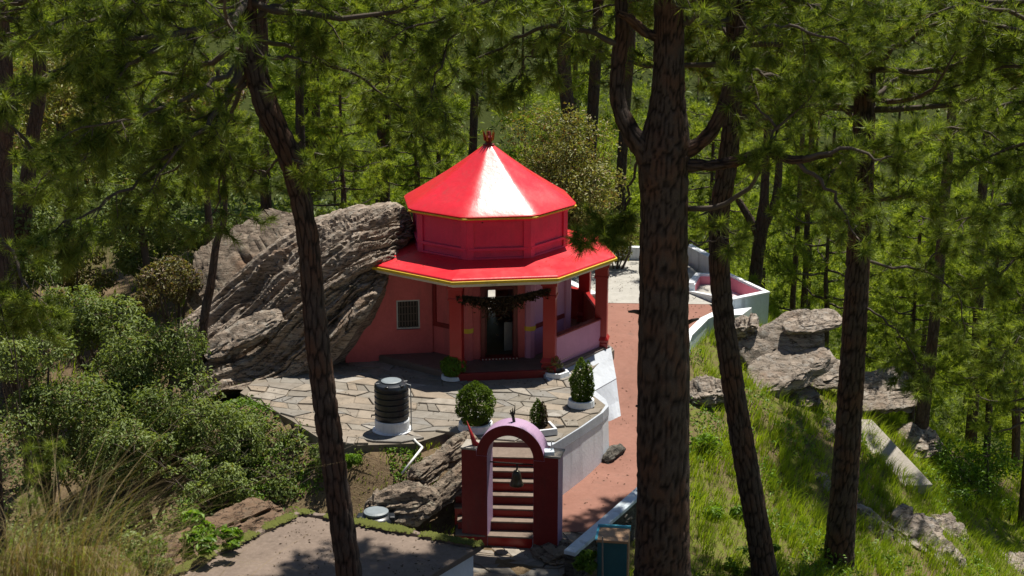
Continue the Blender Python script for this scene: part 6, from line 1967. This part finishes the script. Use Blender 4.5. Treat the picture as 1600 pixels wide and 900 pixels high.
def scatter_grass(name, label, regions, density, hmin, hmax, w, mat, seed, thresh=0.38, bend=0.6, clump=0.55):
    r = np.random.default_rng(seed)
    X, Yy = [], []
    for (x0, x1, y0, y1) in regions:
        n = int((x1 - x0) * (y1 - y0) * density)
        X.append(r.uniform(x0, x1, n)); Yy.append(r.uniform(y0, y1, n))
    x, y = np.concatenate(X), np.concatenate(Yy)
    # gather blades into tussocks
    cx = np.floor(x / clump) + 0.5 + 0.4 * (vnoise(np.c_[np.floor(x / clump) * 1.7, np.floor(y / clump) * 2.3, x * 0], 7) - 0.5)
    cy = np.floor(y / clump) + 0.5 + 0.4 * (vnoise(np.c_[np.floor(x / clump) * 2.9, np.floor(y / clump) * 1.3, x * 0], 8) - 0.5)
    k = r.uniform(0, 0.55, len(x))
    x = x + (cx * clump - x) * k; y = y + (cy * clump - y) * k
    m = fbm(np.c_[x * 0.55, y * 0.55, x * 0], 4, 11) * 0.5 + 0.5
    keep = m > thresh + r.normal(0, 0.06, len(x))
    bad = in_poly(x, y, PATHPOLY) | in_poly(x, y, COURT) | in_poly(x, y, TERRACE) | in_poly(x, y, LANDING)
    bad |= (x > 2.2) & (x < 5.0) & (y > 30.5) & (y < 36) & (x < 2.9 + (y - 30.5) * 0.42)
    bad |= in_poly(x, y, [V2(p) for p in bas])
    x, y, m = x[keep & ~bad], y[keep & ~bad], m[keep & ~bad]
    z = ground(x, y)
    tall = fbm(np.c_[x * 1.1, y * 1.1, x * 0 + 5], 3, 19) * 0.5 + 0.5
    h = (hmin + (hmax - hmin) * np.clip(tall * 1.5 - 0.2, 0, 1)) * r.uniform(0.6, 1.2, len(x))
    ti = np.clip(0.1 + 0.45 * vnoise(np.c_[x * 0.9, y * 0.9, x * 0 + 2], 23) + 0.15 * r.random(len(x)), 0, 0.75)
    V, T, tt = blades(x, y, z - 0.02, h, np.full(len(x), w), seed + 1, bend, ti, lean=np.array([0.25, -0.15]))
    o = new_obj(name, np_mesh(name, V, T, tt), M[mat])
    tag(o, label, "grass", kind="stuff")
scatter_grass("grass", "bright green grass covering the slope right of the path", [(2.6, 20, 26, 36), (5.3, 22, 36, 50)], 265, 0.12, 0.68, 0.021, 'grass', 301, 0.37)
scatter_grass("grass", "short grass and weeds between the reservoir and the terrace", [(-8, -0.6, 28.5, 33.5), (-12, -6, 24, 30)], 150, 0.06, 0.22, 0.018, 'grass', 302, 0.44)
scatter_grass("grass", "rough grass on the ground behind the boulder", [(-24, -6, 38, 56)], 40, 0.15, 0.5, 0.03, 'grass', 303, 0.4)

# small leafy ground weeds, past counting
def weeds(name, label, x0, x1, y0, y1, n, size, mat, seed, thresh=0.55, hgt=0.3):
    r = np.random.default_rng(seed)
    x, y = r.uniform(x0, x1, n), r.uniform(y0, y1, n)
    m = fbm(np.c_[x * 0.9, y * 0.9, x * 0 + seed], 3, seed) * 0.5 + 0.5
    bad = in_poly(x, y, PATHPOLY) | in_poly(x, y, TERRACE) | in_poly(x, y, LANDING) | in_poly(x, y, COURT) | in_poly(x, y, cor)
    k = (m > thresh) & ~bad
    x, y = x[k], y[k]
    P = np.c_[x, y, ground(x, y) + hgt * r.random(len(x)) ** 1.5 * np.clip((m[k] - thresh) * 6, 0.2, 1)]
    N = r.normal(size=(len(x), 3)) * 0.6 + np.array([0, -0.2, 0.8]); N /= np.linalg.norm(N, axis=1, keepdims=True)
    o = new_obj(name, leaves_mesh(name, P, N, size, seed, 0.5), M[mat])
    tag(o, label, "weeds", kind="stuff")
weeds("weeds", "low leafy weeds dotted over the grassy slope", 3.5, 18, 27, 42, 34000, 0.10, 'fresh', 401, 0.55, 0.6)
weeds("weeds", "creeping weeds on the earth below the tank", -8, -1, 28.5, 33, 16000, 0.085, 'fresh', 402, 0.53, 0.2)
weeds("weeds", "tufty weeds along the terrace's front edge", -8.2, -2.2, 31.2, 35.8, 14000, 0.085, 'fresh', 404, 0.47, 0.24)
weeds("weeds", "pale undergrowth on the left bank", -20, -5, 29, 40, 26000, 0.12, 'sage', 403, 0.42, 0.5)

# tall dry grass, bottom left
def tuft_grass(label, px, py, Y, n, h, spread, seed, mat='straw'):
    c = at_y(px, py, Y)
    c.z = gz(c.x, c.y)
    r = np.random.default_rng(seed)
    x = c.x + r.normal(0, spread, n); y = c.y + r.normal(0, spread, n)
    hh = h * r.uniform(0.45, 1.15, n)
    V, T, ti = blades(x, y, ground(x, y) - 0.03, hh, np.full(n, 0.009), seed, 1.35, None, 9, np.array([0.28, -0.05]))
    t_ = tag(new_obj("grass_clump", np_mesh("grass_clump", V, T, ti), M[mat]), label, "grass clump", "tall dry grass at lower left")
tuft_grass("tall dry grass clump in the bottom left corner", 30, 930, 15.0, 270, 1.75, 0.32, 501)
tuft_grass("tallest dry grass clump with long arching green blades", 130, 930, 15.0, 260, 2.5, 0.30, 502)
tuft_grass("dry grass clump next to the reservoir's left edge", 235, 940, 14.8, 190, 1.6, 0.28, 503)
tuft_grass("sparse green grass clump behind the tall dry grass", 90, 920, 16.0, 260, 2.0, 0.4, 504, 'grass')

# shaded undergrowth on the valley floor between the pines
def undergrowth():
    r = np.random.default_rng(91)
    n = 48000
    y = 52 + 150 * r.random(n) ** 1.6
    x = y * r.uniform(-0.46, 0.50, n)
    k = ~((y < 56) & (x > -2) & (x < 9))
    x, y = x[k], y[k]
    m = np.clip(fbm(np.c_[x * 0.35, y * 0.35, x * 0 + 4], 3, 92) + 0.5, 0, 1.4)
    P = np.c_[x, y, ground(x, y) + m * 1.3 * r.random(len(x))]
    N = r.normal(size=(len(x), 3)) * 0.6 + np.array([0, -0.4, 0.7]); N /= np.linalg.norm(N, axis=1, keepdims=True)
    tag(new_obj("undergrowth", leaves_mesh("undergrowth", P, N, (0.22 + 0.004 * (y - 50))[:, None], 93, 0.45), M['sage']), "leafy undergrowth between the pines behind the shrine", "undergrowth", kind="stuff")
undergrowth()

# fallen needles, twigs and dry leaves on the paving, the path, the yard and the reservoir roof
def litter():
    r = np.random.default_rng(55)
    X, Y_, Z_ = [], [], []
    def put(poly, z, n):
        xs = [p[0] for p in poly]; ys = [p[1] for p in poly]
        x = r.uniform(min(xs), max(xs), n); y = r.uniform(min(ys), max(ys), n)
        k = in_poly(x, y, poly) & (vnoise(np.c_[x * 1.3, y * 1.3, x * 0], 71) > 0.35 + 0.3 * r.random(n))
        X.append(x[k]); Y_.append(y[k]); Z_.append(z(x[k], y[k]) if callable(z) else np.full(k.sum(), z))
    ysp = np.array([p[0][1] for p in PATH]); zsp = np.array([p[2] for p in PATH])
    put(PATHPOLY, lambda x, y: np.interp(y, ysp, zsp) + 0.012, 1500)
    put(TERRACE, TZ + 0.03, 1800)
    put(COURT, -0.175, 2200)
    put(LANDING, -1.74, 500)
    put(cor, RZ + 0.012, 1800)
    put([(-7, 29.3), (-0.8, 29.0), (-1.4, 31.4), (-6, 32.6)], lambda x, y: ground(x, y) + 0.012, 5000)
    put([tuple(octp(-i, 3.6))[:2] for i in range(8)], lambda x, y: 2.69 + (3.73 - np.hypot(x - TC.x, y - TC.y)) * 0.145, 260)
    x, y, z = np.concatenate(X), np.concatenate(Y_), np.concatenate(Z_)
    n = len(x)
    N = r.normal(size=(n, 3)) * 0.25 + np.array([0, 0, 1.0]); N /= np.linalg.norm(N, axis=1, keepdims=True)
    tag(new_obj("leaf_litter", leaves_mesh("leaf_litter", np.c_[x, y, z], N, r.uniform(0.03, 0.09, n)[:, None], 56, 0.3, None, 0.05), M['dryleaf']), "fallen needles and dry leaves on the paving and roof slab", "litter", kind="stuff")
litter()
